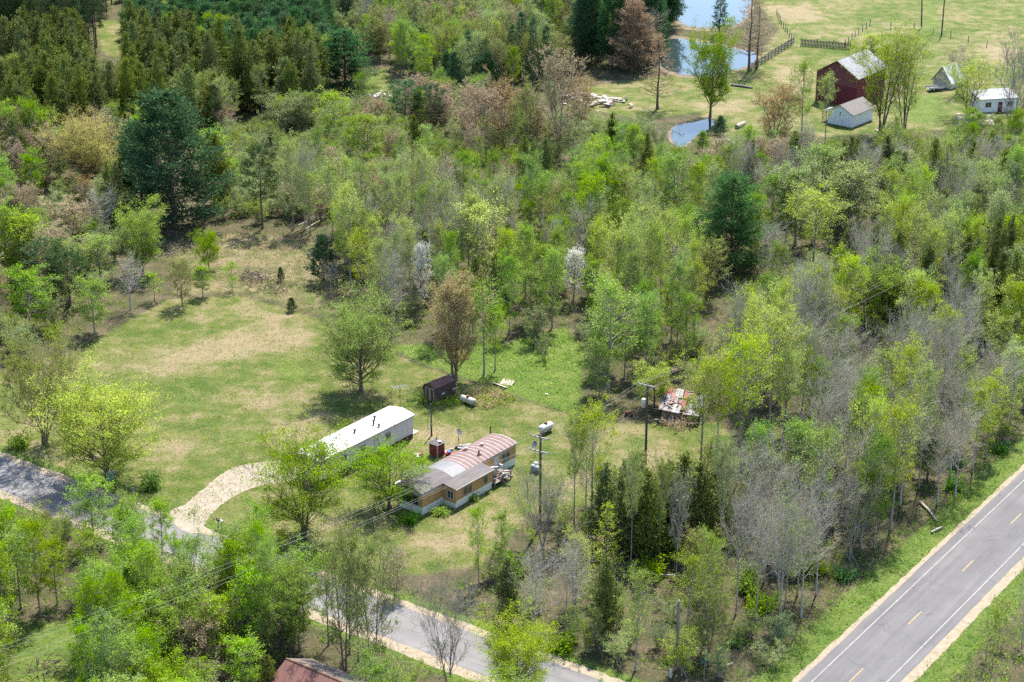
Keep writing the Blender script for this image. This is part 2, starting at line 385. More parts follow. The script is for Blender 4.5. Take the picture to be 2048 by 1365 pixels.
bn = N.new('ShaderNodeBump'); bn.inputs['Strength'].default_value = .05; bn.inputs['Distance'].default_value = .03
L.new(noise(N, L, coords(N, L, 'Object'), 1.2, 3), bn.inputs['Height']); L.new(bn.outputs[0], b.inputs['Normal'])
m_mud = mat('muddy bank', (.20, .15, .10), (.12, .10, .06), 1.0, .95, c3=(.34, .27, .18))
PONDS = [([(1318, 92), (1345, 78), (1400, 84), (1440, 92), (1478, 100), (1510, 108), (1505, 128), (1470, 140), (1440, 150), (1400, 152), (1350, 146), (1322, 130)], 'pond'),
         ([(1345, 20), (1360, -30), (1440, -45), (1510, -25), (1500, 10), (1490, 35), (1470, 50), (1420, 56), (1370, 50)], 'pond'),
         ([(1352, 252), (1385, 246), (1418, 238), (1428, 248), (1412, 262), (1392, 272), (1372, 290), (1352, 292), (1340, 270)], 'pond'),
         ([(768, 420), (778, 450), (792, 480), (800, 512), (806, 545), (796, 545), (786, 512), (774, 480), (760, 445)], 'creek')]
for k, (p, nm) in enumerate(PONDS):
    c = np.mean(p, 0); q = [((u - c[0]) * 1.08 + c[0], (v - c[1]) * 1.16 + c[1]) for u, v in p]
    sheet('bank', q, m_mud, 30 + k, .25, .008); sheet(nm, p, m_water, 40 + k, .12, .016)

# ------------------------------------------------------------------ tree makers
UP = np.array([0, 0, 1.])
def unit(a): return a / (np.linalg.norm(a, axis=-1, keepdims=True) + 1e-9)
def at(P, t):                                   # point and direction at t on polylines P (B,n,3)
    n = P.shape[1] - 1; x = np.clip(t, 0, .9999) * n; i = x.astype(int); f = (x - i)[:, None]; b = np.arange(len(P))
    return P[b, i] * (1 - f) + P[b, i + 1] * f, unit(P[b, i + 1] - P[b, i])
def grow(rng, P, Rr, idx, t, ang, length, npts, up, jit, az=None, flat=0.0, rs=.6, rmin=.008):
    Q = P[idx]; p, d = at(Q, t); n = Q.shape[1] - 1
    r0 = np.array([np.interp(tt * n, np.arange(n + 1), Rr[k]) for tt, k in zip(t, idx)]) * rs
    ref = np.where(np.abs(d[:, 2:3]) > .95, np.array([1., 0, 0]), UP)
    a = unit(np.cross(d, ref)); c = np.cross(d, a)
    if az is None: az = rng.uniform(0, 2 * math.pi, len(idx))
    side = a * np.cos(az)[:, None] + c * np.sin(az)[:, None] * (1 - flat)
    side = unit(side); nd = unit(d * np.cos(ang)[:, None] + side * np.sin(ang)[:, None])
    s = np.linspace(0, 1, npts)
    C = p[:, None] + nd[:, None] * (length[:, None] * s)[..., None] + UP * (up * length[:, None] * s ** 2)[..., None]
    C = C + rng.normal(0, 1, C.shape) * (jit * length[:, None] * s)[..., None]
    R = np.maximum(np.maximum(r0, rmin)[:, None] * (1 - .75 * s), rmin * .7)
    return C, R
def diamonds(rng, pts, dirs, ln, wd, upb=.7):
    n = len(pts); d = unit(dirs + rng.normal(0, .45, (n, 3))); nr = unit(rng.normal(0, 1, (n, 3)) + UP * upb)
    s = unit(np.cross(d, nr)); l = (ln * rng.uniform(.6, 1.35, n))[:, None]; w = (wd * rng.uniform(.6, 1.3, n))[:, None]
    V = np.stack([pts, pts + d * l * .5 + s * w * .5, pts + d * l, pts + d * l * .5 - s * w * .5], 1).reshape(-1, 3)
    return V, np.arange(n * 4).reshape(n, 4)
def pack(name, wood, twigs, leaves, rng, size):
    """wood / twigs: lists of (P,R,k); leaves: list of (V,F). Returns (trunk mesh, crown mesh)."""
    def join(parts):
        Vs, Fs, b = [], [], 0
        for v, f in parts: Vs.append(v); Fs.append(f + b); b += len(v)
        return np.concatenate(Vs), np.concatenate(Fs)
    V, F = join([tubes(*w) for w in wood]); V2, F2 = join([tubes(*w) for w in twigs] + leaves); A_ = np.concatenate([V, V2])
    sz = size[0] / np.percentile(A_[:, 2], 99.6); sr = size[1] / 2 / np.percentile(np.hypot(A_[:, 0], A_[:, 1]), 94); SC = np.array([sr, sr, sz]); V = V * SC; tm = raw_mesh(name + '_trunk', V, F, [BARKM]); tm.polygons.foreach_set('use_smooth', [True] * len(F))
    parts = [tubes(*w) for w in twigs]; nw = sum(len(f) for _, f in parts); nv = sum(len(v) for v, _ in parts)
    V, F = V2 * SC, F2
    rnd = np.zeros(len(V)); lv = (len(V) - nv) // 4
    rnd[nv:] = np.repeat(rng.uniform(0, 1, lv), 4)
    cm = raw_mesh(name + '_crown', V, F, [BARKM, FOLIAGE], [0] * nw + [1] * (len(F) - nw), rnd)
    return tm, cm
def envelope(kind, h):
    if kind == 'ovoid': return np.sin(np.pi * np.clip(h * .86 + .12, 0, 1)) ** .8
    if kind == 'round': return np.sqrt(np.clip(1 - (2 * h - .9) ** 2 / 1.35, .05, 1))
    if kind == 'cone': return np.clip(1.05 - h, .06, 1) ** .85
    if kind == 'pine': return np.clip(1.12 - h, .1, 1) ** .7
    if kind == 'fan': return np.clip(.35 + .9 * h - .55 * h ** 3, .1, 1)
    return np.ones_like(h)
def deciduous(name, seed, H=13, W=5.5, cb=.38, n1=26, n2=5, n3=4, env='ovoid', nl=2400, ls=.24, stems=1, spread=.12, up=.22, tr=.15, a1=(.6, 1.15), jitl=.28, twig=.016, wig=.03, fill=.62):
    rng = np.random.default_rng(seed)
    s = np.linspace(0, 1, 10); base = rng.normal(0, .12 * (stems > 1) * (1 + stems * .15), (stems, 3)); base[:, 2] = -.15
    az = np.arange(stems) * 2 * math.pi / stems + rng.uniform(0, .8, stems) + rng.uniform(0, 6)
    sp = np.full(stems, spread * H) * rng.uniform(.5, 1.2, stems) if stems > 1 else rng.uniform(0, .03 * H, 1)
    hh = H * (rng.uniform(.8, .98, stems) if stems > 1 else np.array([.96]))
    P = base[:, None] + np.stack([np.cos(az)[:, None] * sp[:, None] * s ** 1.2, np.sin(az)[:, None] * sp[:, None] * s ** 1.2, hh[:, None] * s], -1)
    P[:, 1:, :2] += rng.normal(0, wig * H * .12, (stems, 9, 2)).cumsum(1) * .5
    r0 = tr / math.sqrt(stems) * 1.15
    R = r0 * (1 - .86 * s ** .9)[None] * np.ones((stems, 1)); R[:, 0] *= 1.35
    N1 = n1; idx = rng.integers(0, stems, N1); t = np.clip(cb + (1 - cb) * (np.arange(N1) + rng.uniform(0, 1, N1)) / N1, 0, .985)
    hrel = (t - cb) / (1 - cb)
    ang = rng.uniform(*a1, N1) * (1.12 - .45 * hrel)
    ln = W / 2 * envelope(env, hrel) * rng.uniform(.72, 1.18, N1) / np.maximum(np.sin(ang), .5) * (1 if stems == 1 else .72) + .15
    B1, R1 = grow(rng, P, R, idx, t, ang, ln, 6, up, .045, az=np.arange(N1) * 2.4 + rng.uniform(0, 1, N1), rs=.55, rmin=.02)
    i2 = np.repeat(np.arange(N1), n2); t2 = rng.uniform(.22, 1, len(i2)); l2 = ln[i2] * rng.uniform(.28, .55, len(i2)) * (1.15 - .5 * t2)
    B2, R2 = grow(rng, B1, R1, i2, t2, rng.uniform(.4, .95, len(i2)), l2, 4, up * .7, .06, rmin=twig)
    i3 = np.repeat(np.arange(len(B2)), n3); t3 = rng.uniform(.2, 1, len(i3)); l3 = l2[i3] * rng.uniform(.35, .7, len(i3)) + .12
    B3, R3 = grow(rng, B2, R2, i3, t3, rng.uniform(.35, .9, len(i3)), l3, 3, up * .5, .07, rmin=twig * .8)
    leaves = []
    if nl:
        tw_ = rng.permutation(len(B3))[:max(8, int(len(B3) * fill))]; k = tw_[rng.integers(0, len(tw_), nl)]; p, d = at(B3[k], rng.uniform(.1, 1, nl)); p = p + rng.normal(0, jitl, (nl, 3)) * np.array([1, 1, .7])
        leaves.append(diamonds(rng, p, d * .5, ls * 1.25, ls * .85))
    return pack(name, [(P, R, 6), (B1, R1, 3)], [(B2, R2, 3), (B3, R3, 3)], leaves, rng, (H, W))
def conifer(name, seed, H=18, W=8, cb=.1, whorls=18, per=5, env='cone', droop=.0, nl=6000, ln=.42, wd=.13, tr=.26, nsub=9, irr=.25, upt=.25, tuft=.3, flatb=.75, a=(1.2, 1.55), clump=0.0, tmin=.3):
    rng = np.random.default_rng(seed); s = np.linspace(0, 1, 10)
    P = np.zeros((1, 10, 3)); P[0, :, 2] = H * s - .15; P[0, 1:, :2] += rng.normal(0, .012 * H, (9, 2)).cumsum(0) * .3
    R = (tr * (1 - .92 * s))[None]; R[:, 0] *= 1.3
    n1 = whorls * per; hrel = np.repeat((np.arange(whorls) + rng.uniform(-.3, .3, whorls)) / whorls, per); hrel = np.clip(hrel, 0, 1)
    t = np.clip(cb + (1 - cb) * hrel, 0, .99); ang = rng.uniform(*a, n1) * (1 - .3 * hrel)
    l1 = W / 2 * envelope(env, hrel) * rng.uniform(1 - irr, 1 + irr, n1) + .25
    B1, R1 = grow(rng, P, R, np.zeros(n1, int), t, ang, l1, 6, upt - droop, .03, az=np.arange(n1) * 2 * math.pi / per + np.repeat(rng.uniform(0, 6, whorls), per) + rng.normal(0, .25, n1), rs=.35, rmin=.018)
    i2 = np.repeat(np.arange(n1), nsub); t2 = rng.uniform(tmin, 1, len(i2)); l2 = l1[i2] * rng.uniform(.16, .36, len(i2)) * (1.2 - .6 * t2) + .12
    B2, R2 = grow(rng, B1, R1, i2, t2, rng.uniform(.5, 1.0, len(i2)), l2, 3, .12, .05, flat=flatb, rmin=.012)
    k = rng.choice(len(B2), nl, p=l2 / l2.sum()); p, d = at(B2[k], rng.uniform(.15, 1, nl)); p = p + rng.normal(0, tuft, (nl, 3)) * np.array([1, 1, .55])
    nt = max(60, nl // 50); pt = np.zeros((nt, 3)); pt[:, 2] = H * rng.uniform(.94, 1.0, nt); pt[:, :2] = rng.normal(0, .12, (nt, 2))
    rad = p.copy(); rad[:, 2] = 0
    L1 = diamonds(rng, p, unit(rad) * .5 + d * .4 + UP * .45, ln, wd, .2); L2 = diamonds(rng, pt, UP[None] * np.ones((nt, 1)), ln, wd, .2)
    return pack(name, [(P, R, 7)], [(B1, R1, 3), (B2[::2], R2[::2], 3)], [L1, L2], rng, (H, W))
def cedar(name, seed, H=10, W=3.2, nl=4200, ln=.30, wd=.13, p=.5, tr=.14, base=.05):
    rng = np.random.default_rng(seed); s = np.linspace(0, 1, 8); P = np.zeros((1, 8, 3)); P[0, :, 2] = H * s - .15
    P[0, 1:, :2] += rng.normal(0, .06, (7, 2)).cumsum(0); R = (tr * (1 - .95 * s))[None]
    n1 = 95; t = np.sort(rng.uniform(base, .97, n1)); l1 = W / 2 * (1 - t) ** p * np.minimum(1, t * 6 + .4) * rng.uniform(.55, 1.15, n1)
    B1, R1 = grow(rng, P, R, np.zeros(n1, int), t, rng.uniform(.75, 1.25, n1), l1, 4, .45, .06, az=np.arange(n1) * 2.4 + rng.normal(0, .4, n1), rs=.3, rmin=.013)
    k = rng.choice(n1, nl, p=l1 ** 1.3 / (l1 ** 1.3).sum()); pt, d = at(B1[k], rng.beta(2.0, 1.0, nl)); pt = pt + rng.normal(0, .17, (nl, 3)) * np.array([1, 1, 1.5])
    nt = 90; tp = np.column_stack([rng.normal(0, .10, (nt, 2)) + P[0, -1, :2], H * rng.uniform(.9, 1.0, nt)])
    return pack(name, [(P, R, 6)], [(B1, R1, 3)], [diamonds(rng, pt, d * .4 + UP * .8, ln, wd, .1), diamonds(rng, tp, UP[None] * np.ones((nt, 1)), ln, wd, .1)], rng, (H, W))
def bush(name, seed, H=1.8, W=2.2, nl=900, ls=.17):
    rng = np.random.default_rng(seed); n = 9; az = np.arange(n) * 2.4; s = np.linspace(0, 1, 5)
    P = np.stack([np.cos(az)[:, None] * W * .32 * s, np.sin(az)[:, None] * W * .32 * s, np.ones((n, 1)) * H * .75 * s - .1], -1)
    R = np.full((n, 5), .025) * (1 - .7 * s)
    d = unit(rng.normal(0, 1, (nl, 3))); d[:, 2] = np.abs(d[:, 2]) * .9
    lob = 1 + .34 * np.sin(np.arctan2(d[:, 1], d[:, 0]) * 3 + seed + d[:, 2] * 2) + .28 * np.sin(d[:, 2] * 8 + seed) + .2 * np.sin(np.arctan2(d[:, 1], d[:, 0]) * 7 - seed)
    p = d * np.array([W / 2, W / 2, H]) * (rng.beta(2.2, 1.2, nl) * lob)[:, None]; p[:, 2] = np.maximum(p[:, 2], .05)
    i = rng.integers(0, n, 36); B, RB = grow(rng, P, R, i, rng.uniform(.3, 1, 36), rng.uniform(.4, .9, 36), np.full(36, H * .35), 3, .2, .06, rmin=.01)
    return pack(name, [(P, R, 4)], [(B, RB, 3)], [diamonds(rng, p, d, ls * 1.3, ls * .9)], rng, (H, W))

PROTO = {}
def reg(key, size, maker, seeds, **kw): PROTO[key] = (size, [maker('%s_%d' % (key, s), s, **kw) for s in seeds])
reg('aspen', (13, 5.2), deciduous, (1, 2, 3, 4, 5), H=13, W=5.2, cb=.2, n1=34, nl=5760, ls=0.188, env='ovoid')
reg('airy', (14, 5.0), deciduous, (11, 12, 13), H=14, W=5.0, cb=.34, n1=28, nl=3680, ls=0.176, env='ovoid', tr=.16)
reg('round', (11, 9), deciduous, (21, 22), H=11, W=9, cb=.16, n1=38, n2=6, n3=5, nl=16800, ls=0.200, env='round', tr=.24, up=.28, jitl=.34)
reg('multiairy', (11, 8), deciduous, (29, 30), H=11, W=8, cb=.22, n1=44, n2=5, n3=5, nl=7680, ls=0.176, env='round', stems=3, spread=.2, tr=.26, fill=.5)
reg('biground', (14, 13), deciduous, (24, 25), H=14, W=13, cb=.13, n1=50, n2=8, n3=7, nl=33600, ls=0.180, env='round', tr=.32, up=.26, jitl=.36, fill=.6)
reg('bigmulti', (14, 13), deciduous, (124, 125), H=14, W=13, cb=.16, n1=56, n2=7, n3=6, nl=18400, ls=0.172, env='round', stems=3, spread=.2, tr=.34, fill=.45, jitl=.32)
reg('tallvase', (20, 12), deciduous, (127, 128), H=20, W=12, cb=.2, n1=54, n2=6, n3=5, nl=9920, ls=0.192, env='round', stems=4, spread=.17, tr=.36, fill=.42, a1=(.4, .85), up=.35)
reg('tallaspen', (19, 6.5), deciduous, (15, 16), H=19, W=6.5, cb=.46, n1=36, n2=6, n3=5, nl=6880, ls=0.168, env='ovoid', tr=.19, fill=.5)
reg('biggold', (15, 15), deciduous, (48,), H=15, W=15, cb=.16, n1=70, n2=8, n3=7, nl=35200, ls=0.136, env='round', stems=6, spread=.25, a1=(.35, .85), up=.4, jitl=.16, twig=.018, tr=.36, fill=.85)
reg('bigbud', (15, 8), deciduous, (44,), H=15, W=8, cb=.08, n1=70, n2=8, n3=6, nl=24000, ls=0.112, env='ovoid', stems=3, spread=.07, a1=(.4, .9), up=.45, jitl=.14, twig=.018, tr=.3, fill=.9)
reg('bare', (13, 6), deciduous, (31, 32, 33, 34), H=13, W=6, cb=.36, n1=30, n2=7, n3=6, nl=720, ls=0.112, env='round', a1=(.5, 1.05), up=.3, twig=.0135, tr=.15)
reg('barefan', (11, 8), deciduous, (36, 37, 38), H=11, W=8, cb=.22, n1=44, n2=6, n3=5, nl=640, ls=0.120, env='round', stems=5, spread=.24, a1=(.35, .8), up=.35, twig=.020, tr=.22)
reg('bud', (12, 6.5), deciduous, (41, 42, 43), H=12, W=6.5, cb=.13, n1=42, n2=6, n3=6, nl=8000, ls=0.120, env='round', a1=(.5, 1.0), up=.32, jitl=.10, twig=.019, stems=2, spread=.08)
reg('budfan', (13, 11), deciduous, (46,), H=13, W=11, cb=.18, n1=56, n2=6, n3=6, nl=17600, ls=0.144, env='round', stems=6, spread=.26, a1=(.35, .85), up=.4, jitl=.10, twig=.020, tr=.3)
reg('sapling', (5, 2.2), deciduous, (51, 52, 53), H=5, W=2.2, cb=.25, n1=14, n2=4, n3=3, nl=832, ls=0.136, env='ovoid', tr=.05, twig=.010, jitl=.14)
reg('willow', (4.2, 4.2), deciduous, (61, 62, 63, 64), H=4.2, W=4.2, cb=.12, n1=34, n2=4, n3=3, nl=3840, ls=0.136, env='fan', stems=9, spread=.36, tr=.12, a1=(.25, .6), up=.35, jitl=.16, twig=.012)
reg('bush', (1.8, 2.3), bush, (71, 72, 73))
reg('wpine', (20, 11), conifer, (81, 82), H=20, W=11, cb=.06, whorls=22, per=6, env='pine', nl=19000, ln=.5, wd=.18, nsub=18, irr=.45, upt=.14, tuft=.30, tr=.34, tmin=.3)
reg('rpine', (16, 5.5), conifer, (86, 87, 88), H=16, W=5.5, cb=.36, whorls=13, per=5, env='round', nl=4200, ln=.42, wd=.14, nsub=7, irr=.35, upt=.22, tuft=.2, tr=.2, tmin=.5)
reg('ypine', (6, 5), conifer, (91, 92, 93), H=6, W=5, cb=.05, whorls=12, per=6, env='cone', nl=4200, ln=.36, wd=.13, nsub=9, irr=.2, upt=.32, tuft=.17, tr=.13, flatb=.3)
reg('spruce', (16, 4.4), conifer, (96, 97), H=16, W=4.4, cb=.08, whorls=26, per=5, env='cone', nl=4200, ln=.42, wd=.14, nsub=8, irr=.25, upt=-.05, tuft=.16, tr=.2)
reg('larch', (14, 5), conifer, (101, 102), H=14, W=5, cb=.18, whorls=20, per=5, env='cone', nl=1700, ln=.22, wd=.10, nsub=10, irr=.4, upt=.1, tuft=.14, tr=.18)
reg('cedar', (10, 3.4), cedar, (111, 112, 113, 114), H=10, W=3.4)
NAME = {'tallvase': 'broadleaf_tree', 'biground': 'broadleaf_tree', 'bigmulti': 'broadleaf_tree', 'tallaspen': 'aspen_tree', 'biggold': 'budding_tree', 'bigbud': 'budding_tree', 'aspen': 'leafy_tree', 'airy': 'aspen_tree', 'round': 'broadleaf_tree', 'multi': 'broadleaf_tree', 'multiairy': 'broadleaf_tree', 'bare': 'bare_tree', 'barefan': 'bare_tree', 'bud': 'budding_tree', 'budfan': 'budding_tree',
        'sapling': 'sapling', 'willow': 'willow_shrub', 'bush': 'bush', 'wpine': 'white_pine_tree', 'rpine': 'red_pine_tree', 'ypine': 'young_pine_tree', 'spruce': 'spruce_tree', 'larch': 'larch_tree', 'cedar': 'cedar_tree'}
BARKOF = {'tallvase': 'dark', 'biground': 'dark', 'bigmulti': 'dark', 'tallaspen': 'grey', 'biggold': 'brown', 'bigbud': 'brown', 'aspen': 'grey', 'airy': 'grey', 'round': 'dark', 'multi': 'dark', 'multiairy': 'dark', 'bare': 'pale', 'barefan': 'grey', 'bud': 'brown', 'budfan': 'brown', 'sapling': 'dark', 'willow': 'grey', 'bush': 'dark'}
COUNT = {}
def plant(key, leaf, p, H, W, label, group=None, cat='tree', bark=None, rz=None, variant=None, place=None):
    (h0, w0), meshes = PROTO[key]; tm, cm = meshes[random.randrange(len(meshes)) if variant is None else variant % len(meshes)]
    nm_ = 'sage_shrub' if key == 'willow' and 'scrub of' not in (place or '') and leaf == 'sage' else 'slender_tree' if key == 'airy' and leaf == 'olive' else 'leafy_shrub' if key == 'willow' and leaf == 'olive' else 'poplar_tree' if key == 'airy' and leaf in ('pale', 'olive') else 'young_tree' if key == 'aspen' and H < 10.2 else NAME[key]
    e = thing(nm_, label, cat, (p[0], p[1], 0), random.uniform(0, 6.28) if rz is None else rz, group)
    e.scale = (W / w0, W / w0, H / h0)
    for nm, me in (('trunk', tm), ('crown', cm)):
        o = link(bpy.data.objects.new(nm, me), e); o.pass_index = BARK[bark or BARKOF.get(key, 'pine')]; o.color = LEAF[leaf or 'olive']
    COUNT[e.name.split('.')[0]] = COUNT.get(e.name.split('.')[0], 0) + 1
    return e

# ------------------------------------------------------------------ buildings and things
M_tan = mat('tan siding', (.50, .285, .115), (.42, .235, .09), 2.5, .75, (1, 1, .25), k=.9)
M_cream = mat('cream metal', (.62, .58, .50), (.54, .50, .42), 1.0, .6, k=.7)
M_skirt = mat('pale skirting', (.70, .68, .62), (.62, .60, .54), .7, .7, k=1)
M_rbrown = mat('brown painted roof', (.22, .125, .115), (.16, .09, .085), .8, .75, (.3, 1, 1), c3=(.27, .165, .15))
M_rsilver = mat('silver roof coating', (.25, .25, .26), (.175, .17, .18), 1.6, .6, (.5, 2, 1))
M_rgrey = mat('weathered roof', (.145, .122, .12), (.095, .08, .08), 1.2, .8, (.35, 3, 1), c3=(.21, .19, .185))
M_seam = mat('white sealant', (.62, .56, .52), (.45, .39, .36), 1.5, .7)
M_glass = mat('window glass', (.05, .065, .07), (.03, .04, .045), 2, .08, spec=.8)
M_frame = mat('window frame', (.62, .60, .55), (.5, .48, .44), 3, .6)
M_white = mat('white metal', (.80, .79, .77), (.72, .70, .68), .8, .5)
M_wwall = mat('pale pink wall', (.58, .52, .48), (.52, .47, .43), 1.5, .7, k=.95)
M_brick = mat('brown skirting', (.16, .075, .06), (.11, .055, .045), 3, .8)
M_shed = mat('brown shed boards', (.17, .105, .07), (.12, .075, .05), 2, .85, (1, 1, .3))
M_shedroof = mat('shed roof', (.24, .12, .095), (.18, .09, .075), 1.2, .8)
M_shedside = mat('maroon panel', (.11, .05, .05), (.08, .04, .04), 1.2, .8)
M_trim = mat('pale trim', (.62, .57, .50), (.5, .45, .4), 3, .7)
M_red = mat('red boards', (.36, .06, .045), (.28, .05, .04), 3, .7, (1, 1, .3))
M_shingle = mat('grey shingles', (.22, .20, .19), (.15, .135, .13), 5, .9, c3=(.32, .30, .28))
M_tank = mat('white tank paint', (.82, .82, .80), (.74, .74, .72), 2, .4)
M_oldtank = mat('stained tank paint', (.62, .57, .44), (.50, .44, .32), 2, .6, c3=(.70, .66, .55))
M_rust = mat('rust', (.22, .10, .06), (.14, .07, .045), 5, .9)
M_pole = mat('pole wood', (.16, .13, .105), (.11, .09, .075), 3, .9, (1, 1, .1))
M_palepole = mat('weathered pole', (.33, .30, .27), (.25, .225, .20), 3, .9, (1, 1, .1))
M_arm = mat('silvered timber', (.52, .46, .44), (.40, .35, .33), 3, .85)
M_steel = mat('galvanised steel', (.42, .43, .44), (.34, .35, .36), 3, .45, metal=.3)
M_dark = mat('dark metal', (.06, .06, .065), (.04, .04, .045), 3, .6)
M_wire = mat('wire', (.60, .58, .55), (.50, .48, .46), 3, .6)
M_barn = mat('barn red boards', (.22, .035, .045), (.16, .027, .034), 1.6, .85, (3, 3, .2), c3=(.16, .04, .045))
M_barnold = mat('faded barn boards', (.26, .09, .085), (.19, .06, .06), 1.6, .85, (4, 4, .15), c3=(.24, .13, .11))
M_metal = mat('barn metal roof', (.29, .295, .31), (.19, .19, .20), .9, .6, (1, 1, 1), c3=(.38, .38, .39))
M_house = mat('white boards', (.66, .68, .68), (.58, .60, .61), 2, .75, k=.95)
M_log = mat('grey timber', (.40, .34, .29), (.28, .235, .20), 3, .9)
M_logpale = mat('bleached timber', (.60, .52, .44), (.46, .39, .33), 3, .9)
M_fence = mat('fence boards', (.30, .245, .20), (.20, .165, .135), 4, .9)
M_clothr = mat('red plastic', (.62, .03, .03), (.5, .03, .03), 3, .5)
M_clothw = mat('white plastic', (.78, .78, .76), (.66, .66, .65), 3, .5)
M_blue = mat('blue plastic', (.07, .16, .40), (.05, .12, .32), 3, .5)
M_pink = mat('faded board', (.50, .34, .30), (.40, .26, .23), 3, .8)
M_green = mat('green cabinet', (.30, .42, .36), (.25, .36, .31), 3, .5, k=.8)
M_orange = mat('orange plastic', (.62, .17, .05), (.52, .14, .04), 3, .5)
M_sign = mat('street sign green', (.02, .20, .14), (.02, .16, .11), 3, .5)
M_barrel = mat('grey green barrel', (.38, .44, .43), (.30, .35, .35), 3, .6)
M_brickroof = mat('red brown roof', (.25, .11, .085), (.18, .085, .07), 2.5, .85)
M_rubber = mat('rubber', (.03, .03, .03), (.02, .02, .02), 3, .8)
M_shedmix = [mat('faded sheet %d' % k, c, None, 3, .7) for k, c in enumerate([(.42, .09, .07), (.36, .34, .33), (.28, .28, .30), (.42, .38, .33), (.24, .18, .165), (.34, .15, .13), (.48, .44, .40)])]

class Frame:
    def __init__(s, a, b):
        s.o = np.array([a[0], a[1]]); d = np.array([b[0] - a[0], b[1] - a[1]]); s.L = float(np.linalg.norm(d)); s.x = d / s.L
        s.y = np.array([-s.x[1], s.x[0]]); s.rz = math.atan2(s.x[1], s.x[0]); s.loc = (float(a[0]), float(a[1]), 0)
    def l(s, u, v, z=0.0):
        q = G(u, v, z)[:2] - s.o; return float(q @ s.x), float(q @ s.y)
def wallM(origin, along, out):                   # a maps along the wall, b outwards, c up
    return Matrix(((along[0], out[0], 0, origin[0]), (along[1], out[1], 0, origin[1]), (0, 0, 1, origin[2]), (0, 0, 0, 1)))
def window(parent, M, a0, a1, z0, z1, n=2, frame=None, t=.07):
    f = MB(); fr = frame or M_frame
    f.box(a0, a1, -.01, .05, z0, z0 + t, 0, M); f.box(a0, a1, -.01, .05, z1 - t, z1, 0, M)
    f.box(a0, a0 + t, -.01, .048, z0 + t, z1 - t, 0, M); f.box(a1 - t, a1, -.01, .048, z0 + t, z1 - t, 0, M)
    for k in range(1, n):
        c = a0 + (a1 - a0) * k / n; f.box(c - t / 2, c + t / 2, -.01, .046, z0 + t, z1 - t, 0, M)
    w = f.build('window', fr, parent)
    for k in range(n):
        p = MB(); c0 = a0 + (a1 - a0) * k / n; c1 = a0 + (a1 - a0) * (k + 1) / n; p.box(c0 + .03, c1 - .03, -.005, .025, z0 + .03, z1 - .03, 0, M); p.build('pane', M_glass, w)
    return w
def arc_roof(x0, x1, W, z0, rise, thick=.08, over=.12, n=12):
    prof = []
    for i in range(n + 1):
        y = -over + (W + 2 * over) * i / n; prof.append((y, z0 + rise * (1 - ((y - W / 2) / (W / 2 + over)) ** 2)))
    m = MB(); v = [(x, y, z) for x in (x0, x1) for y, z in prof] + [(x, y, z - thick) for x in (x0, x1) for y, z in prof]
    k = n + 1; f = []
    for i in range(n):
        f += [(i, k + i, k + i + 1, i + 1), (2 * k + i, 2 * k + i + 1, 3 * k + i + 1, 3 * k + i), (i, i + 1, 2 * k + i + 1, 2 * k + i), (k + i + 1, k + i, 3 * k + i, 3 * k + i + 1)]
    f += [(0, 2 * k, 3 * k, k), (k - 1, 2 * k - 1, 4 * k - 1, 3 * k - 1)]
    return m.add(v, f)

# --- tan mobile home
FA = Frame(G(844.5, 988, 2.8), G(1031.7, 886.9, 2.8)); LAh = FA.L; WA = FA.l(980.7, 869.3, 2.8)[1]; WA = max(3.6, min(4.4, WA))
hA = thing('mobile_home', 'tan single storey mobile home with patched brown and grey arched roof', 'mobile home', FA.loc, FA.rz)
wall = MB().box(.02, LAh - .02, .02, WA - .02, .7, 2.8).build('wall', M_tan, hA)
MB().box(.05, LAh - .05, .05, WA - .05, 0, .72).build('skirting', M_skirt, hA)
band = MB(); band.box(0, LAh, -.012, .02, 2.42, 2.79).box(0, LAh, WA - .02, WA + .012, 2.42, 2.79).box(-.012, .0, 0, WA, 2.42, 2.79).box(LAh, LAh + .012, 0, WA, 2.42, 2.79); band.build('upper_band', M_cream, hA)
low = MB(); low.box(0, LAh, -.014, .02, .68, .95); low.box(-.014, .018, 0, WA, .68, .95); low.build('lower_band', M_skirt, hA)
nP = 15
pan = MB().box(.03, LAh / nP - .03, -.006, .02, .97, 2.40).build('siding_panel', M_tan, hA)
for k in range(1, nP):
    c = pan.copy(); COL.objects.link(c); c.parent = hA; c.location.x = k * LAh / nP
s1, s2 = .31 * LAh, .46 * LAh
arc_roof(-.18, s1, WA, 2.8, .42).build('roof_section', M_rgrey, hA)
arc_roof(s1 + .004, s2, WA, 2.8, .425).build('roof_section', M_rsilver, hA)
rb = arc_roof(s2 + .004, LAh + .18, WA, 2.8, .42).build('roof_section', M_rbrown, hA)
nS = 13
for k in range(nS):
    x = s2 + .35 + (LAh - s2 - .3) * k / (nS - 1); arc_roof(x - .055, x + .055, WA, 2.82, .42, .03).build('roof_seam', M_seam, rb)
for (u, v, h, r) in ((780 + 1215 * .1465, 840 + 468 * .1465, .45, .16), (780 + 1040 * .1465, 840 + 405 * .1465, .25, .22), (780 + 1255 * .1465, 840 + 352 * .1465, .2, .16)):
    x, y = FA.l(u, v, 3.2); zz = 2.8 + .42 * (1 - ((y - WA / 2) / (WA / 2 + .12)) ** 2)
    q = MB().box(x - r * 1.6, x + r * 1.6, y - r * 1.6, y + r * 1.6, zz - .05, zz + .05); q.build('vent_flashing', M_rust, hA)
    MB().tube([(x, y, zz), (x, y, zz + h)], r * .55, 8).tube([(x, y, zz + h), (x, y, zz + h + .1)], r * .9, 8).build('roof_vent', M_dark if h > .3 else M_cream, hA)
Mn = wallM((0, -.016, 0), (1, 0), (0, -1)); Ml = wallM((-.016, WA, 0), (0, -1), (-1, 0))
xw = FA.l(780 + 1600 * .1465, 840 + 505 * .1465, 1.8)[0]; window(hA, Mn, xw - .75, xw + .75, 1.15, 2.3, 2)
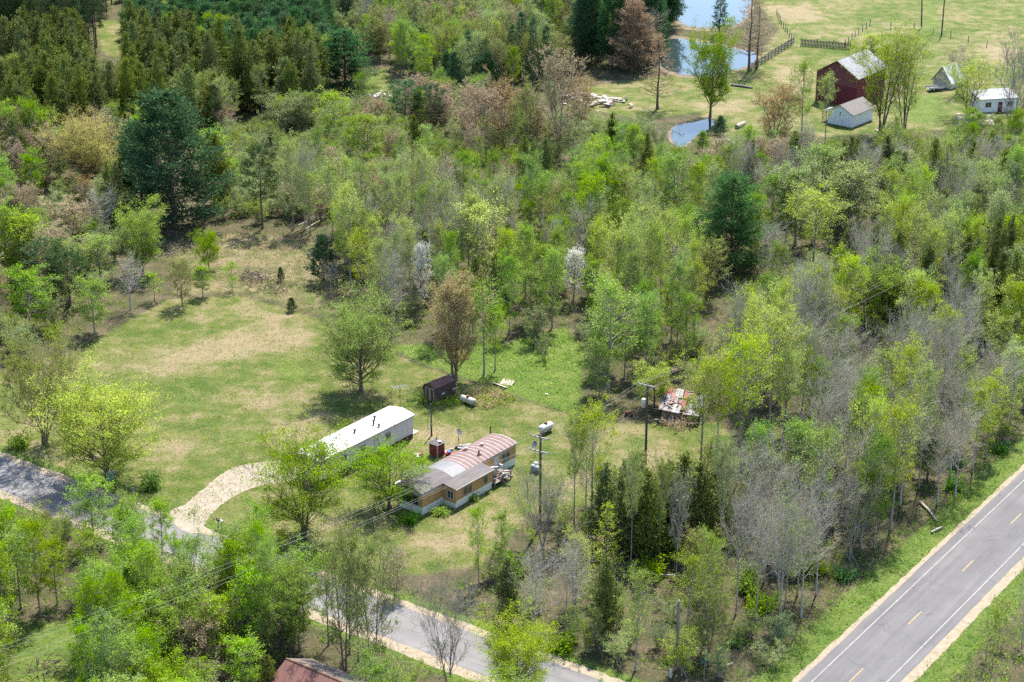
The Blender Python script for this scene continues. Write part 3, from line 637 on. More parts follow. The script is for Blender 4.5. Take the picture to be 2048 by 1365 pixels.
xd = FA.l(780 + 1425 * .1465, 840 + 560 * .1465, 1.8)[0]
dr_ = MB().box(xd - .45, xd + .45, -.05, -.012, .75, 2.55).build('door', M_white, hA); MB().tube([(xd + .33, -.09, 1.6), (xd + .33, -.05, 1.6)], .04, 6).build('handle', M_steel, dr_)
window(hA, Ml, .5, WA - .5, 1.1, 2.35, 3)
window(hA, Mn, xd + 1.5, xd + 1.9, 1.4, 2.2, 1)
# addition on its near side
ax0 = FA.l(889, 967.5, 2.75)[0]; ax1 = FA.l(962.4, 927.9, 2.75)[0]; ay = min(-1.9, max(-3.0, FA.l(912.6, 978.4, 2.45)[1]))
add = MB().box(ax0, ax1, ay, -.02, .65, 2.45).build('addition_wall', M_tan, hA)
MB().box(ax0 + .03, ax1 - .03, ay + .03, -.03, 0, .66).build('skirting', M_skirt, add)
nq = 7; wq = (ax1 - ax0) / nq
for k in range(nq):
    MB().box(ax0 + k * wq + .03, ax0 + (k + 1) * wq - .03, ay - .02, ay, .95, 2.36).build('siding_panel', M_tan, add)
MB().box(ax0 - .014, ax1 + .014, ay - .028, ay - .001, .62, .92).build('lower_band', M_skirt, add)
arf = MB().add([(ax0 - .18, ay - .22, 2.46), (ax1 + .18, ay - .22, 2.46), (ax1 + .18, -.03, 2.76), (ax0 - .18, -.03, 2.76), (ax0 - .18, ay - .22, 2.54), (ax1 + .18, ay - .22, 2.54), (ax1 + .18, -.03, 2.84), (ax0 - .18, -.03, 2.84)],
         [(3, 2, 1, 0), (4, 5, 6, 7), (0, 1, 5, 4), (1, 2, 6, 5), (2, 3, 7, 6), (3, 0, 4, 7)]).build('addition_roof', M_rgrey, hA)
MB().box(ax0 - .2, ax1 + .2, ay - .26, ay - .22, 2.42, 2.55).build('gutter', M_cream, arf)
Ma = wallM((0, ay - .022, 0), (1, 0), (0, -1)); Mal = wallM((ax0, 0, 0), (0, -1), (-1, 0))
for (u, v, hw_, n) in ((780 + 1050 * .1465, 840 + 950 * .1465, .85, 2), (780 + 1297 * .1465, 840 + 815 * .1465, .42, 1)):
    xw = FA.l(u, v, 1.65)[0]; window(add, Ma, xw - hw_, xw + hw_, 1.15, 2.15, n)
window(add, Mal, -ay * .35, -ay * .35 + .95, 1.1, 2.1, 2, M_white)
for xx in (ax0 - .02, ax1 - .06): MB().box(xx, xx + .08, ay - .03, ay + .05, .66, 2.44).build('corner_trim', M_tan, add)

# --- white mobile home
FB = Frame(G(638, 924, 3.15), G(826, 830, 3.15)); LBh = FB.L; WB = max(3.6, min(4.4, FB.l(779.8, 813.9, 3.15)[1]))
hB = thing('mobile_home', 'long pale mobile home with plain bright white low gabled roof', 'mobile home', FB.loc, FB.rz)
MB().box(0, LBh, 0, WB, .65, 3.12).build('wall', M_wwall, hB)
MB().box(.04, LBh - .04, .04, WB - .04, 0, .66).build('skirting', M_brick, hB)
rf = MB(); pr = [(-.18, 3.12), (WB / 2, 3.50), (WB + .18, 3.12), (WB + .18, 3.20), (WB / 2, 3.60), (-.18, 3.20)]
rf.add([(-.15, y, z) for y, z in pr] + [(LBh + .15, y, z) for y, z in pr], [(0, 1, 2, 3, 4, 5), (11, 10, 9, 8, 7, 6)] + [(i, i + 6, (i + 1) % 6 + 6, (i + 1) % 6) for i in range(6)])
rfo = rf.build('roof', M_white, hB)
MB().box(-.15, LBh + .15, -.21, -.18, 3.05, 3.2).build('fascia', M_cream, rfo)
gab = MB(); gab.add([(-.002, 0, 3.11), (-.002, WB, 3.11), (-.002, WB / 2, 3.49), (.05, 0, 3.11), (.05, WB, 3.11), (.05, WB / 2, 3.49)],
        [(0, 2, 1), (3, 4, 5), (0, 1, 4, 3), (1, 2, 5, 4), (2, 0, 3, 5)]); gab.build('gable', M_wwall, hB)
gab = MB(); gab.add([(LBh + .002, 0, 3.11), (LBh + .002, WB, 3.11), (LBh + .002, WB / 2, 3.49), (LBh - .05, 0, 3.11), (LBh - .05, WB, 3.11), (LBh - .05, WB / 2, 3.49)], [(0, 1, 2), (3, 5, 4), (0, 3, 4, 1), (1, 4, 5, 2), (2, 5, 3, 0)]); gab.build('gable', M_wwall, hB)
for (zx, zy, m_, h) in ((1280, 335, M_brick, .5), (1292, 262, M_dark, .3), (1350, 355, M_dark, .3), (1020, 450, M_dark, .3)):
    x, y = FB.l(560 + zx * .1465, 800 + zy * .1465, 3.5); y = min(max(y, .4), WB - .4); zz = 3.2 + .4 * (1 - abs(y - WB / 2) / (WB / 2))
    MB().tube([(x, y, zz - .1), (x, y, zz + h)], .12, 8).tube([(x, y, zz + h), (x, y, zz + h + .12)], .2, 8).build('roof_vent', m_, hB)
Mb = wallM((0, -.002, 0), (1, 0), (0, -1))
for k in range(1, 16):
    x = LBh * k / 16; MB().box(x - .02, x + .02, -.014, .0, .68, 3.05).build('batten', M_wwall, hB)
for x in (.25, .45, .72): window(hB, wallM((0, -.016, 0), (1, 0), (0, -1)), LBh * x - .5, LBh * x + .5, 1.5, 2.5, 2, M_white)
db = MB().box(LBh * .6 - .45, LBh * .6 + .45, -.05, -.015, .7, 2.7).build('door', M_white, hB); MB().tube([(LBh * .6 + .3, -.09, 1.6), (LBh * .6 + .3, -.05, 1.6)], .04, 6).build('handle', M_steel, db)
p = FB.l(800 + 33, 868, 0); st = MB().box(LBh + .3, LBh + 1.7, .6, 1.9, 0, .1).build('concrete_step', M_cream); st.location = FB.loc; st.rotation_euler.z = FB.rz; tag(st, 'flat pale concrete slab beside the end of the white mobile home', 'slab')

# --- gambrel shed
FC = Frame(G(874, 809), G(911, 793.5)); LC = max(FC.L, 3.4); WC = 2.5
sh = thing('garden_shed', 'small brown gambrel shed with pale trimmed double doors', 'shed', FC.loc, FC.rz)
MB().box(0, LC, 0, WC, 0, 1.45).build('wall', M_shed, sh)
gp = [(0, 1.45), (.28, 2.15), (WC / 2, 2.65), (WC - .28, 2.15), (WC, 1.45)]
for x in (0, LC):
    MB().add([(x, y, z) for y, z in gp] + [(x + (.04 if x == 0 else -.04), y, z) for y, z in gp], [tuple(range(5)), tuple(range(9, 4, -1))] + [(i, (i + 1) % 5, (i + 1) % 5 + 5, i + 5) for i in range(5)]).build('gable', M_shed, sh)
def slab(pts4, th, name, m, parent):
    a = [Vector(p) for p in pts4]; n = (a[1] - a[0]).cross(a[3] - a[0]).normalized() * th; b_ = [p + n for p in a]
    return MB().add(a + b_, [(3, 2, 1, 0), (4, 5, 6, 7), (0, 1, 5, 4), (1, 2, 6, 5), (2, 3, 7, 6), (3, 0, 4, 7)]).build(name, m, parent)
slab([(-.12, -.06, 1.38), (LC + .12, -.06, 1.38), (LC + .12, .26, 2.16), (-.12, .26, 2.16)], .05, 'roof_slope', M_shedside, sh)
slab([(LC + .12, WC + .06, 1.38), (-.12, WC + .06, 1.38), (-.12, WC - .26, 2.16), (LC + .12, WC - .26, 2.16)], .05, 'roof_slope', M_shedside, sh)
slab([(-.16, .20, 2.13), (LC + .16, .20, 2.13), (LC + .16, WC / 2, 2.67), (-.16, WC / 2, 2.67)], .06, 'roof_slope', M_shedroof, sh)
slab([(LC + .16, WC - .20, 2.13), (-.16, WC - .20, 2.13), (-.16, WC / 2, 2.67), (LC + .16, WC / 2, 2.67)], .06, 'roof_slope', M_shedroof, sh)
for k in (0, 1):
    y0 = .45 + k * .82; d = MB().box(-.05, -.005, y0, y0 + .78, .08, 1.95).build('door', M_shed, sh)
    MB().box(-.075, -.05, y0, y0 + .1, .08, 1.95).box(-.075, -.05, y0 + .68, y0 + .78, .08, 1.95).box(-.075, -.05, y0 + .1, y0 + .68, 1.85, 1.95).build('door_trim', M_trim, d)
for xx, c in ((.9, M_clothw), (2.3, M_shedside), (2.9, M_cream)): MB().box(xx, xx + .55, -.03, 0.02, 1.05, 1.32).build('shutter', c, sh)

# --- red pump house
PH = G(875, 916); FD = Frame(G(875 - 1, 916), G(875 - 1 + FA.x[0] * 10, 916 - FA.x[1] * 4.2)); FD = Frame(PH, PH + np.array([FA.x[0], FA.x[1], 0]))
ph = thing('pump_house', 'little red pump house with pale corner boards and grey shingled roof', 'pump house', FD.loc, FD.rz); a = 1.25
MB().box(-.0, a, 0, a, 0, 1.75).build('wall', M_red, ph)
for x, y in ((0, 0), (a, 0), (0, a), (a, a)): MB().box(x - .06, x + .06, y - .06, y + .06, 0, 1.74).build('corner_board', M_trim, ph)
o_ = .25; ap = (a / 2, a / 2, 2.25); c4 = [(-o_, -o_, 1.72), (a + o_, -o_, 1.72), (a + o_, a + o_, 1.72), (-o_, a + o_, 1.72)]
rp = MB().add(c4 + [ap], [(0, 1, 4), (1, 2, 4), (2, 3, 4), (3, 0, 4), (3, 2, 1, 0)]).build('roof', M_shingle, ph)
MB().box(.35, .75, -.1, .3, 1.97, 2.06).build('patch', M_cream, rp); MB().tube([(a / 2, a / 2, 2.1), (a / 2, a / 2, 2.45)], .07, 8).build('vent', M_dark, rp)

# --- propane tanks
def tank(label, a_, b_, z, r, m, dome):
    a_ = np.array(a_); b_ = np.array(b_); c = (a_ + b_) / 2; d = b_ - a_; L = np.linalg.norm(d[:2]); rz = math.atan2(d[1], d[0])
    t = thing('propane_tank', label, 'propane tank', (c[0], c[1], 0), rz)
    xs = []; rs = []
    for k in range(7): ang = math.pi / 2 * k / 6; xs.append(-L / 2 + r * .8 * (1 - math.sin(ang))); rs.append(max(.01, r * math.cos(ang)))
    xs = xs[::-1]; rs = rs[::-1]; X_ = xs + [-x for x in xs[::-1]]; R_ = rs + rs[::-1]
    MB().tube([(x, 0, z) for x in X_], R_, 18).build('vessel', m, t, True)
    MB().tube([(0, 0, z + r * .9), (0, 0, z + r + .12), (0, 0, z + r + .2)], [.24, .24, .16], 12).build('dome', dome, t)
    for s in (-1, 1):
        MB().box(s * L * .28 - .08, s * L * .28 + .08, -r * .7, r * .7, 0, z - r * .75).build('foot', M_steel, t)
    return t
z0 = G(1073, 855, .9); tank('clean white propane tank lying on the lawn behind the power pole', G(1079, 860, .85), G(1104, 848.5, .85), .85, .47, M_tank, M_rust)
tank('old stained cream propane tank beside the brown shed', G(921, 795, .6), G(951, 805.5, .6), .6, .46, M_oldtank, M_rust)

# --- dishes, posts, aerial
def dish(label, u, v, h, r, face):
    p = G(u, v); t = thing('satellite_dish', label, 'satellite dish', p)
    MB().tube([(0, 0, -.05), (0, 0, h)], .035, 6).build('post', M_dark, t)
    d = Vector(face).normalized(); q = d.to_track_quat('Z', 'Y').to_matrix().to_4x4(); M = Matrix.Translation(Vector((0, 0, h)) + d * .1) @ q
    m = MB(); K = 16; rings = [(0, 0), (.4, .03), (.75, .10), (1, .18)]
    v_ = [M @ Vector((r * a * math.cos(2 * math.pi * i / K), r * a * math.sin(2 * math.pi * i / K) * 1.1, r * b)) for a, b in rings[1:] for i in range(K)]
    back = [p_ - d * .03 for p_ in v_]; c0 = M @ Vector((0, 0, 0)); n = len(v_)
    f = []
    for j in range(2): f += [(j * K + i, j * K + (i + 1) % K, (j + 1) * K + (i + 1) % K, (j + 1) * K + i) for i in range(K)]
    allv = v_ + back + [c0, c0 - d * .03]
    f2 = [tuple(n + x for x in q_[::-1]) for q_ in f] + [(2 * n, i, (i + 1) % K) for i in range(K)] + [(2 * n + 1, n + (i + 1) % K, n + i) for i in range(K)] + [(2 * K + i, 2 * K + (i + 1) % K, n + 2 * K + (i + 1) % K, n + 2 * K + i) for i in range(K)]
    m.add(allv, f + f2).build('reflector', mat('grey dish', (.20, .20, .215), (.16, .16, .17), 3, .5), t)
    e = M @ Vector((0, 0, r * .95)); s0 = M @ Vector((0, -r * 1.05, r * .15))
    MB().beam(s0, e, .035).box(e.x - .05, e.x + .05, e.y - .05, e.y + .05, e.z - .05, e.z + .05).build('receiver_arm', M_steel, t)
    return t
dish('grey satellite dish on a thin post beside the arched roof', 917, 888, 1.55, .42, (.75, -.35, .55))
dish('grey satellite dish on a post beside the double armed power pole', 1070, 915, 1.7, .4, (-.5, -.6, .6))
MB_ = MB; p = G(863, 872)
t = thing('meter_post', 'tall dark wooden post with grey electric meter near white mobile home', 'post', p)
MB().tube([(0, 0, -.1), (0, 0, 4.4)], [.12, .09], 7).build('post', M_pole, t); MB().box(-.14, .14, -.24, -.09, 1.3, 1.75).build('meter_box', M_steel, t); MB().tube([(.0, -.1, 1.75), (0, -.1, 3.6)], .03, 5).build('conduit', M_steel, t)
p = G(981, 880); t = thing('wooden_post', 'plain dark wooden post standing behind the arched roof', 'post', p)
MB().tube([(0, 0, -.1), (0, 0, 1.6), (0, 0, 1.9)], [.10, .09, .07], 7).build('post', M_pole, t); MB().box(-.03, .03, -.13, -.08, 1.2, 1.5).build('bracket', M_steel, t)
p = G(856, 868); t = thing('metal_stake', 'thin rusty stake standing beside the meter post', 'stake', p); MB().tube([(0, 0, -.05), (0, 0, 2.0)], .03, 5).build('rod', M_rust, t); MB().box(-.06, .06, -.02, .02, 1.85, 1.98).build('cap', M_rust, t)
p = G(802, 882); hm = height_at(p, 772); t = thing('television_aerial', 'tall thin television aerial mast beside the white roof', 'aerial', p)
MB().tube([(0, 0, -.05), (0, 0, hm)], .04, 6).build('mast', M_rust, t)
am = MB(); am.beam((-.9, -.3, hm - .15), (.9, .3, hm - .1), .06)
for k in range(6):
    s = -.8 + k * .32; w = .75 - .07 * k; am.beam((s - .33 * w, s * .33 + w, hm - .12), (s + .33 * w, s * .33 - w, hm - .12), .035)
am.build('antenna', M_steel, t)

# --- utility poles and wires
def insul(x, y, z, parent): return MB().tube([(x, y, z), (x, y, z + .1), (x, y, z + .2)], [.05, .07, .04], 7).build('insulator', M_clothw, parent)
WD = FA.x                                          # the line runs about the way the mobile homes lie
def upole(label, u, vb, vt, arms, m=None, armdir=None, transformer=False):
    p = G(u, vb); h = height_at(p, vt); t = thing('utility_pole', label, 'utility pole', p)
    MB().tube([(0, 0, -.2), (0, 0, h * .5), (0, 0, h)], [.17, .145, .12], 9).build('shaft', m or M_pole, t)
    ends = []
    for (dz, w) in arms:
        d = armdir; a_ = Vector((-d[0] * w, -d[1] * w, h - dz)); b_ = Vector((d[0] * w, d[1] * w, h - dz)); off = Vector((d[1], -d[0], 0)) * .17
        ar = MB().beam(a_ + off, b_ + off, .11, .13).build('crossarm', M_arm, t)
        br = MB().beam(a_ * .55 + b_ * .45 + off * 1.2 - Vector((d[0], d[1], 0)) * w * .5, Vector((0, 0, h - dz - .6)), .04).beam(a_ * .45 + b_ * .55 + off * 1.2 + Vector((d[0], d[1], 0)) * w * .5, Vector((0, 0, h - dz - .6)), .04).build('brace', M_steel, t)
        for s in (-.92, -.45, .92):
            q = Vector((d[0] * w * s, d[1] * w * s, h - dz + .06)) + off; insul(q.x, q.y, q.z, ar); ends.append((p[0] + q.x, p[1] + q.y, q.z + .2))
    if transformer:
        MB().tube([(-.42, -.1, h - 3.0), (-.42, -.1, h - 1.95), (-.42, -.1, h - 1.85)], [.27, .27, .16], 12).build('transformer', M_cream, t, True)
        MB().box(-.2, 0, -.14, -.06, h - 2.3, h - 2.15).box(-.2, 0, -.14, -.06, h - 2.8, h - 2.65).build('mount', M_steel, t)
    return t, p, h, ends
AD = np.array([.86, -.5])
p1 = upole('dark utility pole with two crossarms standing by the tan mobile home', 1080, 1058, 870, [(.25, 1.25), (2.0, 1.25)], None, AD)
p2 = upole('dark utility pole with one crossarm and pale transformer by collapsed shed', 1290, 958, 768, [(.15, 1.2)], None, AD, True)
p3 = upole('utility pole crossarm rising out of the far grey woods', 1968, 575, 458, [(.15, 1.2)], None, AD, True)
p4 = upole('pale bare topped utility pole beside the road junction', 1353, 1340, 1203, [], M_palepole, AD)
insul(p4[1][0] * 0, 0, p4[2] - .05, p4[0])
def wire(label, a, b, sag, grp=None, r=.009):
    a = np.array(a, float); b = np.array(b, float); s = np.linspace(0, 1, 14)
    P = a + (b - a) * s[:, None]; P[:, 2] -= sag * 4 * s * (1 - s)
    o = MB().tube(P, r, 4, 0, False).build('power_line', M_wire); tag(o, label, 'power line', grp); return o
nearend = G(60, 1362, 7.0); dn = nearend[:2] - p1[1][:2]; dn /= np.linalg.norm(dn)
for k, e in enumerate(p1[3][:3] + p1[3][3:4]):
    q = np.array([e[0], e[1]]) + dn * 75 + np.array([.0, 0]); wire('pale power line crossing above the bright trees below the side road', e, (q[0] + (k - 1.5) * .4, q[1], e[2] - .5), 1.3, 'power lines from the double armed pole over the side road')
for e, f in zip(p1[3][:3], p2[3][:3]): wire('pale power line strung between the double armed pole and the transformer pole', e, f, .8, 'power lines between the two yard poles')
for e, f in zip(p2[3][:3], p3[3][:3]): wire('pale power line from the transformer pole into the far woods', e, f, 1.6, 'power lines into the far woods')
wire('slack service wire from transformer pole towards the tan mobile home', (p2[1][0] - .3, p2[1][1], p2[2] - 2.6), (p1[1][0], p1[1][1], p1[2] - 2.6), 1.0)
gq = G(1500, 1348); wire('pale guy wire slanting from the bare topped pole to the ground', (p4[1][0], p4[1][1], p4[2] - .3), (gq[0], gq[1], 0.02), .05)

# --- yard clutter
def junk(name, label, cat, u, v, pieces, seed, spread, mats_, size=(.25, .9), zmax=.5, ps='piece', rot=True):
    r = random.Random(seed); p = G(u, v); t = thing(name, label, cat, p)
    for k in range(pieces):
        w, d, h = r.uniform(*size), r.uniform(*size) * .6, r.uniform(.04, .22)
        M = Matrix.Translation((r.gauss(0, spread), r.gauss(0, spread * .8), r.uniform(.05, zmax))) @ Matrix.Rotation(r.uniform(0, 6.28), 4, 'Z') @ Matrix.Rotation(r.uniform(-.5, .5), 4, 'X')
        MB().box(-w / 2, w / 2, -d / 2, d / 2, 0, h, 0, M).build(ps, r.choice(mats_), t)
    return t
dk = thing('porch_deck', 'weathered timber porch deck piled against the tan mobile home', 'deck', FA.loc, FA.rz)
dx0, dx1 = ax1 + .15, ax1 + 3.4
MB().box(dx0, dx1, -2.2, -.15, .5, .62).build('floor', M_log, dk)
for x, y in ((dx0 + .1, -2.1), (dx1 - .1, -2.1), (dx0 + .1, -.3), (dx1 - .1, -.3), ((dx0 + dx1) / 2, -2.1)): MB().box(x - .06, x + .06, y - .06, y + .06, 0, 1.25).build('post', M_log, dk)
MB().box(dx0, dx1, -2.2, -2.12, 1.15, 1.25).box(dx0, dx1, -2.2, -2.14, .8, .88).build('rail', M_log, dk)
def inA(x, y): q = FA.o + FA.x * x + FA.y * y; return proj(np.array([q[0], q[1], 0]))
u_, v_ = inA((dx0 + dx1) / 2, -1.2)
jk = junk('junk_heap', 'heap of white and pink household junk on the porch deck', 'junk', u_, v_, 34, 5, .75, [M_clothw, M_pink, M_cream, M_log, M_white, M_pink, M_dark], (.25, .8), .9); jk.location.z = .62
bd = MB().box(-.05, .05, -.9, .9, 0, 1.9, 0, Matrix.Rotation(-.35, 4, 'Y')).build('mattress', M_clothw); q = FA.o + FA.x * (ax1 + .9) + FA.y * (-.75); bd.location = (q[0], q[1], .63); bd.rotation_euler.z = FA.rz + .9
tag(bd, 'white mattress leaning against the tan mobile home by its door', 'mattress')
junk('junk_heap', 'scatter of grey boards and pipes behind the arched roof', 'junk', 925, 898, 12, 8, .7, [M_log, M_steel, M_arm], (.4, 1.3), .3)
junk('toy_heap', 'small heap of red and white plastic toys under the green tree', 'toys', 836, 914, 10, 9, .4, [M_clothr, M_clothw, M_green, M_clothw], (.2, .5), .3)
rs_ = junk('toy_slide', 'bright red plastic slide with blue and white pieces by pump house', 'toy', 898, 912, 6, 12, .35, [M_clothr, M_blue, M_clothw, M_clothr], (.3, .9), .6)
MB().box(-.45, .6, -.3, .3, .1, .45, 0, Matrix.Rotation(.25, 4, 'Y')).build('slide', M_clothr, rs_)
cv = thing('lean_to_roof', 'low dark roofed lean-to with a pale tarpaulin behind the grey roof end', 'lean-to', FA.loc, FA.rz)
MB().box(3.6, 7.2, WA + .3, WA + 2.6, 1.75, 1.85).build('roof', M_rgrey, cv)
for x, y in ((3.7, WA + 2.4), (7.1, WA + 2.4), (3.7, WA + .5), (7.1, WA + .5)): MB().box(x - .05, x + .05, y - .05, y + .05, 0, 1.76).build('post', M_log, cv)
MB().box(2.2, 3.5, WA + .6, WA + 2.4, 1.2, 1.28, 0).build('tarpaulin', M_clothw, cv)
for k, (du, dv) in enumerate(((0, 0), (8, 3), (5, -5))):
    p = G(1066 + du, 944 + dv); b_ = MB().tube([(0, 0, 0), (0, 0, .3), (0, 0, .32), (0, 0, .6), (0, 0, .62), (0, 0, .9)], [.29, .29, .31, .31, .29, .29], 14).build('barrel', M_barrel, None, True); b_.location = p
    tag(b_, 'grey green barrel standing by the double armed power pole', 'barrel', 'barrels by the double armed power pole')
p = G(1258, 832); b_ = MB().tube([(-.5, 0, .35), (.5, .1, .35)], .34, 12).build('drum', M_rust); b_.location = p; tag(b_, 'rusty drum lying in grass at the wood edge by collapsed shed', 'drum')
junk('board_pile', 'two pale boards lying in the green meadow behind the shed', 'boards', 1012, 769, 3, 4, .7, [M_logpale], (1.5, 2.6), .1)
junk('litter', 'small white scrap lying in the green meadow', 'litter', 1092, 791, 2, 6, .1, [M_clothw], (.25, .4), .08)
junk('litter', 'small blue scrap in the weedy patch by the old tank', 'litter', 969, 808, 2, 7, .1, [M_blue], (.3, .5), .12)

# --- roadside things
p = G(222, 960); t = thing('transformer_cabinet', 'pale green electrical cabinet at the grass edge of the side road', 'cabinet', p, .3)
MB().box(-.5, .5, -.4, .4, 0, .95).build('body', M_green, t); MB().box(-.52, .52, -.44, .42, .95, 1.02).build('lid', M_green, t); MB().box(-.04, .0, -.43, -.40, .3, .7).build('handle', M_steel, t)
p = G(232, 958); t = thing('marker_post', 'short orange marker post beside the green cabinet', 'marker post', p); MB().tube([(0, 0, -.05), (0, 0, .95)], .07, 7).build('post', M_orange, t); MB().tube([(0, 0, .95), (0, 0, 1.1)], [.09, .05], 7).build('cap', M_orange, t)
p = G(269, 1008); t = thing('road_sign', 'thin signpost seen edge on beside the side road', 'sign', p); MB().tube([(0, 0, -.05), (0, 0, 2.1)], .035, 5).build('post', M_steel, t); MB().box(-.2, .2, -.02, .02, 1.55, 2.1).build('plate', M_steel, t)
for k, (u, v, c) in enumerate(((437, 1058, M_dark), (444, 1061, M_clothw))):
    p = G(u, v); t = thing('mailbox', ('black' if k == 0 else 'white and grey') + ' roadside mailbox on a post by the driveway mouth', 'mailbox', p, .6)
    MB().box(-.05, .05, -.05, .05, 0, 1.05).build('post', M_log, t)
    pr = [(-.11, 1.05), (.11, 1.05), (.11, 1.2)] + [(.11 * math.cos(a), 1.2 + .11 * math.sin(a)) for a in (.6, 1.2, 1.9, 2.5)] + [(-.11, 1.2)]
    MB().prism(pr, -.28, .28).build('box', c, t); MB().box(.112, .13, .05, .09, 1.15, 1.4).build('flag', M_clothr, t)
p = G(1408, 1362); t = thing('street_sign', 'green street name sign on a thin post at the road junction', 'street sign', p)
MB().tube([(0, 0, -.05), (0, 0, 2.3)], .035, 6).build('post', M_steel, t); MB().box(-.45, .45, -.015, .015, 2.1, 2.3, 0, Matrix.Rotation(.5, 4, 'Z')).build('blade', M_sign, t); MB().box(-.45, .45, -.015, .015, 2.32, 2.52, 0, Matrix.Rotation(2.0, 4, 'Z')).build('blade', M_sign, t)
p = G(1341, 1355); t = thing('cable_pedestal', 'short white cable pedestal beside the pale bare topped pole', 'pedestal', p); MB().tube([(0, 0, 0), (0, 0, .7)], .13, 9).build('post', M_clothw, t); MB().tube([(0, 0, .7), (0, 0, .95)], [.16, .10], 9).build('cap', M_clothw, t)

# --- house roof at the bottom edge
FE = Frame(G(573, 1319, 4.4), G(683, 1365, 4.4)); t = thing('cottage', 'cottage with red brown shingled roof among bright trees', 'cottage', FE.loc, FE.rz)
LE = 10.0; HE = 3.6
MB().box(.4, LE - .4, -HE + .4, HE - .4, 0, 2.72).build('wall', mat('red brick', (.28, .11, .085), (.22, .09, .07), 6, .9), t)
for x in (.4, LE - .4): MB().add([(x, -HE + .4, 2.7), (x, HE - .4, 2.7), (x, 0, 4.3), (x + .06, -HE + .4, 2.7), (x + .06, HE - .4, 2.7), (x + .06, 0, 4.3)], [(0, 2, 1), (3, 4, 5), (0, 1, 4, 3), (1, 2, 5, 4), (2, 0, 3, 5)]).build('gable', MATS['red brick'], t)
slab([(0, -HE, 2.6), (LE, -HE, 2.6), (LE, 0, 4.4), (0, 0, 4.4)], .1, 'roof_slope', M_brickroof, t); slab([(LE, HE, 2.6), (0, HE, 2.6), (0, 0, 4.4), (LE, 0, 4.4)], .1, 'roof_slope', mat('brown shingles', (.24, .19, .16), (.17, .135, .115), 4, .9), t)
MB().beam((-.02, 0, 4.5), (LE + .02, 0, 4.5), .2, .08).build('ridge_cap', M_rust, t)
window(t, wallM((0, -HE + .4, 0), (1, 0), (0, -1)), 2, 3.4, 1, 2.2, 2); window(t, wallM((.4, 0, 0), (0, -1), (-1, 0)), -.7, .7, 1, 2.2, 2)

# --- collapsed shed
cs = G(1358, 846); r = random.Random(77); t = thing('collapsed_shed', 'collapsed shed with caved in red and grey sheet roof', 'collapsed shed', cs, -.22); cs_ = t
M_wreck = mat('wreck boards', (.20, .15, .115), (.13, .095, .075), 4, .95, (2, 2, .3), k=.8)
MB().add([(-2.3, -.1, 0), (2.3, .2, 0), (2.1, .0, 1.25), (-2.2, .1, 1.7), (-2.3, 0, 0), (2.3, .3, 0), (2.1, .1, 1.25), (-2.2, .2, 1.7)], [(0, 1, 2, 3), (7, 6, 5, 4), (3, 2, 6, 7), (1, 5, 6, 2), (4, 0, 3, 7)]).build('wall', M_wreck, t)
MB().box(-2.3, -2.2, .25, 4.4, 0, 1.9).build('wall', M_wreck, t); MB().box(2.15, 2.25, .4, 4.4, 0, 1.5).build('wall', M_wreck, t); MB().box(-2.3, 2.25, 4.4, 4.5, 0, 2.5).build('wall', M_wreck, t)
pal = [1, 0, 0, 3, 2, 1, 2, 5, 0, 6, 3, 4]
def roofz(x, y): return 1.55 + .30 * (y / 4.6) * 3.2 - .10 * x - .45 * math.exp(-((x - .4) ** 2 + (y - 1.6) ** 2) / 1.6)
for k in range(10):
    x = -2.6 + k * .52
    for q in range(3):
        y0 = -.35 + q * 1.65
        if r.random() < .07: continue
        za, zb = roofz(x + .26, y0), roofz(x + .26, y0 + 1.6); th = math.atan2(zb - za, 1.6)
        M = Matrix.Translation((x + .26 + r.gauss(0, .05), y0, za + .03 * q + r.uniform(0, .05))) @ Matrix.Rotation(r.gauss(0, .05), 4, 'Z') @ Matrix.Rotation(th + r.gauss(0, .05), 4, 'X') @ Matrix.Rotation(r.gauss(0, .10), 4, 'Y')
        m_ = M_shedmix[0] if (k in (0, 1) and q == 2) or (k == 5 and q >= 1) else M_shedmix[r.choice([1, 2, 3, 4, 4, 6, 2, 5])]
        MB().box(-.27, .27, 0, 1.72 + r.uniform(-.1, .15), 0, .03, 0, M).build('roof_sheet', m_, t)
for k in range(26):
    x, y = r.uniform(-2.6, 3.0), r.uniform(-1.2, 2.6); M = Matrix.Translation((x, y, (roofz(x, max(0, y)) if y > 0 and abs(x) < 2.4 else .5) + .1)) @ Matrix.Rotation(r.uniform(0, 3.1), 4, 'Z') @ Matrix.Rotation(r.uniform(-.35, .35), 4, 'Y')
    MB().box(-r.uniform(.4, 1.2), r.uniform(.4, 1.2), -.07, .07, 0, .05, 0, M).build('loose_board', r.choice([M_logpale, M_log, M_pink, M_wreck, M_wreck]), t)

# --- farm: barn, garage, sheds, fences
FG = Frame(G(1634, 141, 6.2), G(1716, 155.5, 6.2)); ey = -FG.y
WG = FG.L; LG = 11.5                               # x runs along the gable end, +y runs back along the ridge
br = thing('red_barn', 'dark red barn with grey metal gable roof', 'barn', FG.loc, FG.rz)
MB().box(0, WG, 0, LG, 0, 6.1).build('wall', M_barn, br)
MB().add([(0, -.003, 6.05), (WG, -.003, 6.05), (WG / 2, -.003, 8.75), (0, .1, 6.05), (WG, .1, 6.05), (WG / 2, .1, 8.75)], [(0, 1, 2), (5, 4, 3), (0, 3, 4, 1), (1, 4, 5, 2), (2, 5, 3, 0)]).build('gable', M_barnold, br)
MB().add([(0, LG, 6.05), (WG, LG, 6.05), (WG / 2, LG, 8.75), (0, LG - .1, 6.05), (WG, LG - .1, 6.05), (WG / 2, LG - .1, 8.75)], [(2, 1, 0), (3, 4, 5), (0, 3, 4, 1), (1, 4, 5, 2), (2, 5, 3, 0)]).build('gable', M_barnold, br)
MB().box(0, WG, -.02, -.003, 4.0, 6.06).build('upper_boards', M_barnold, br)
npn = 10
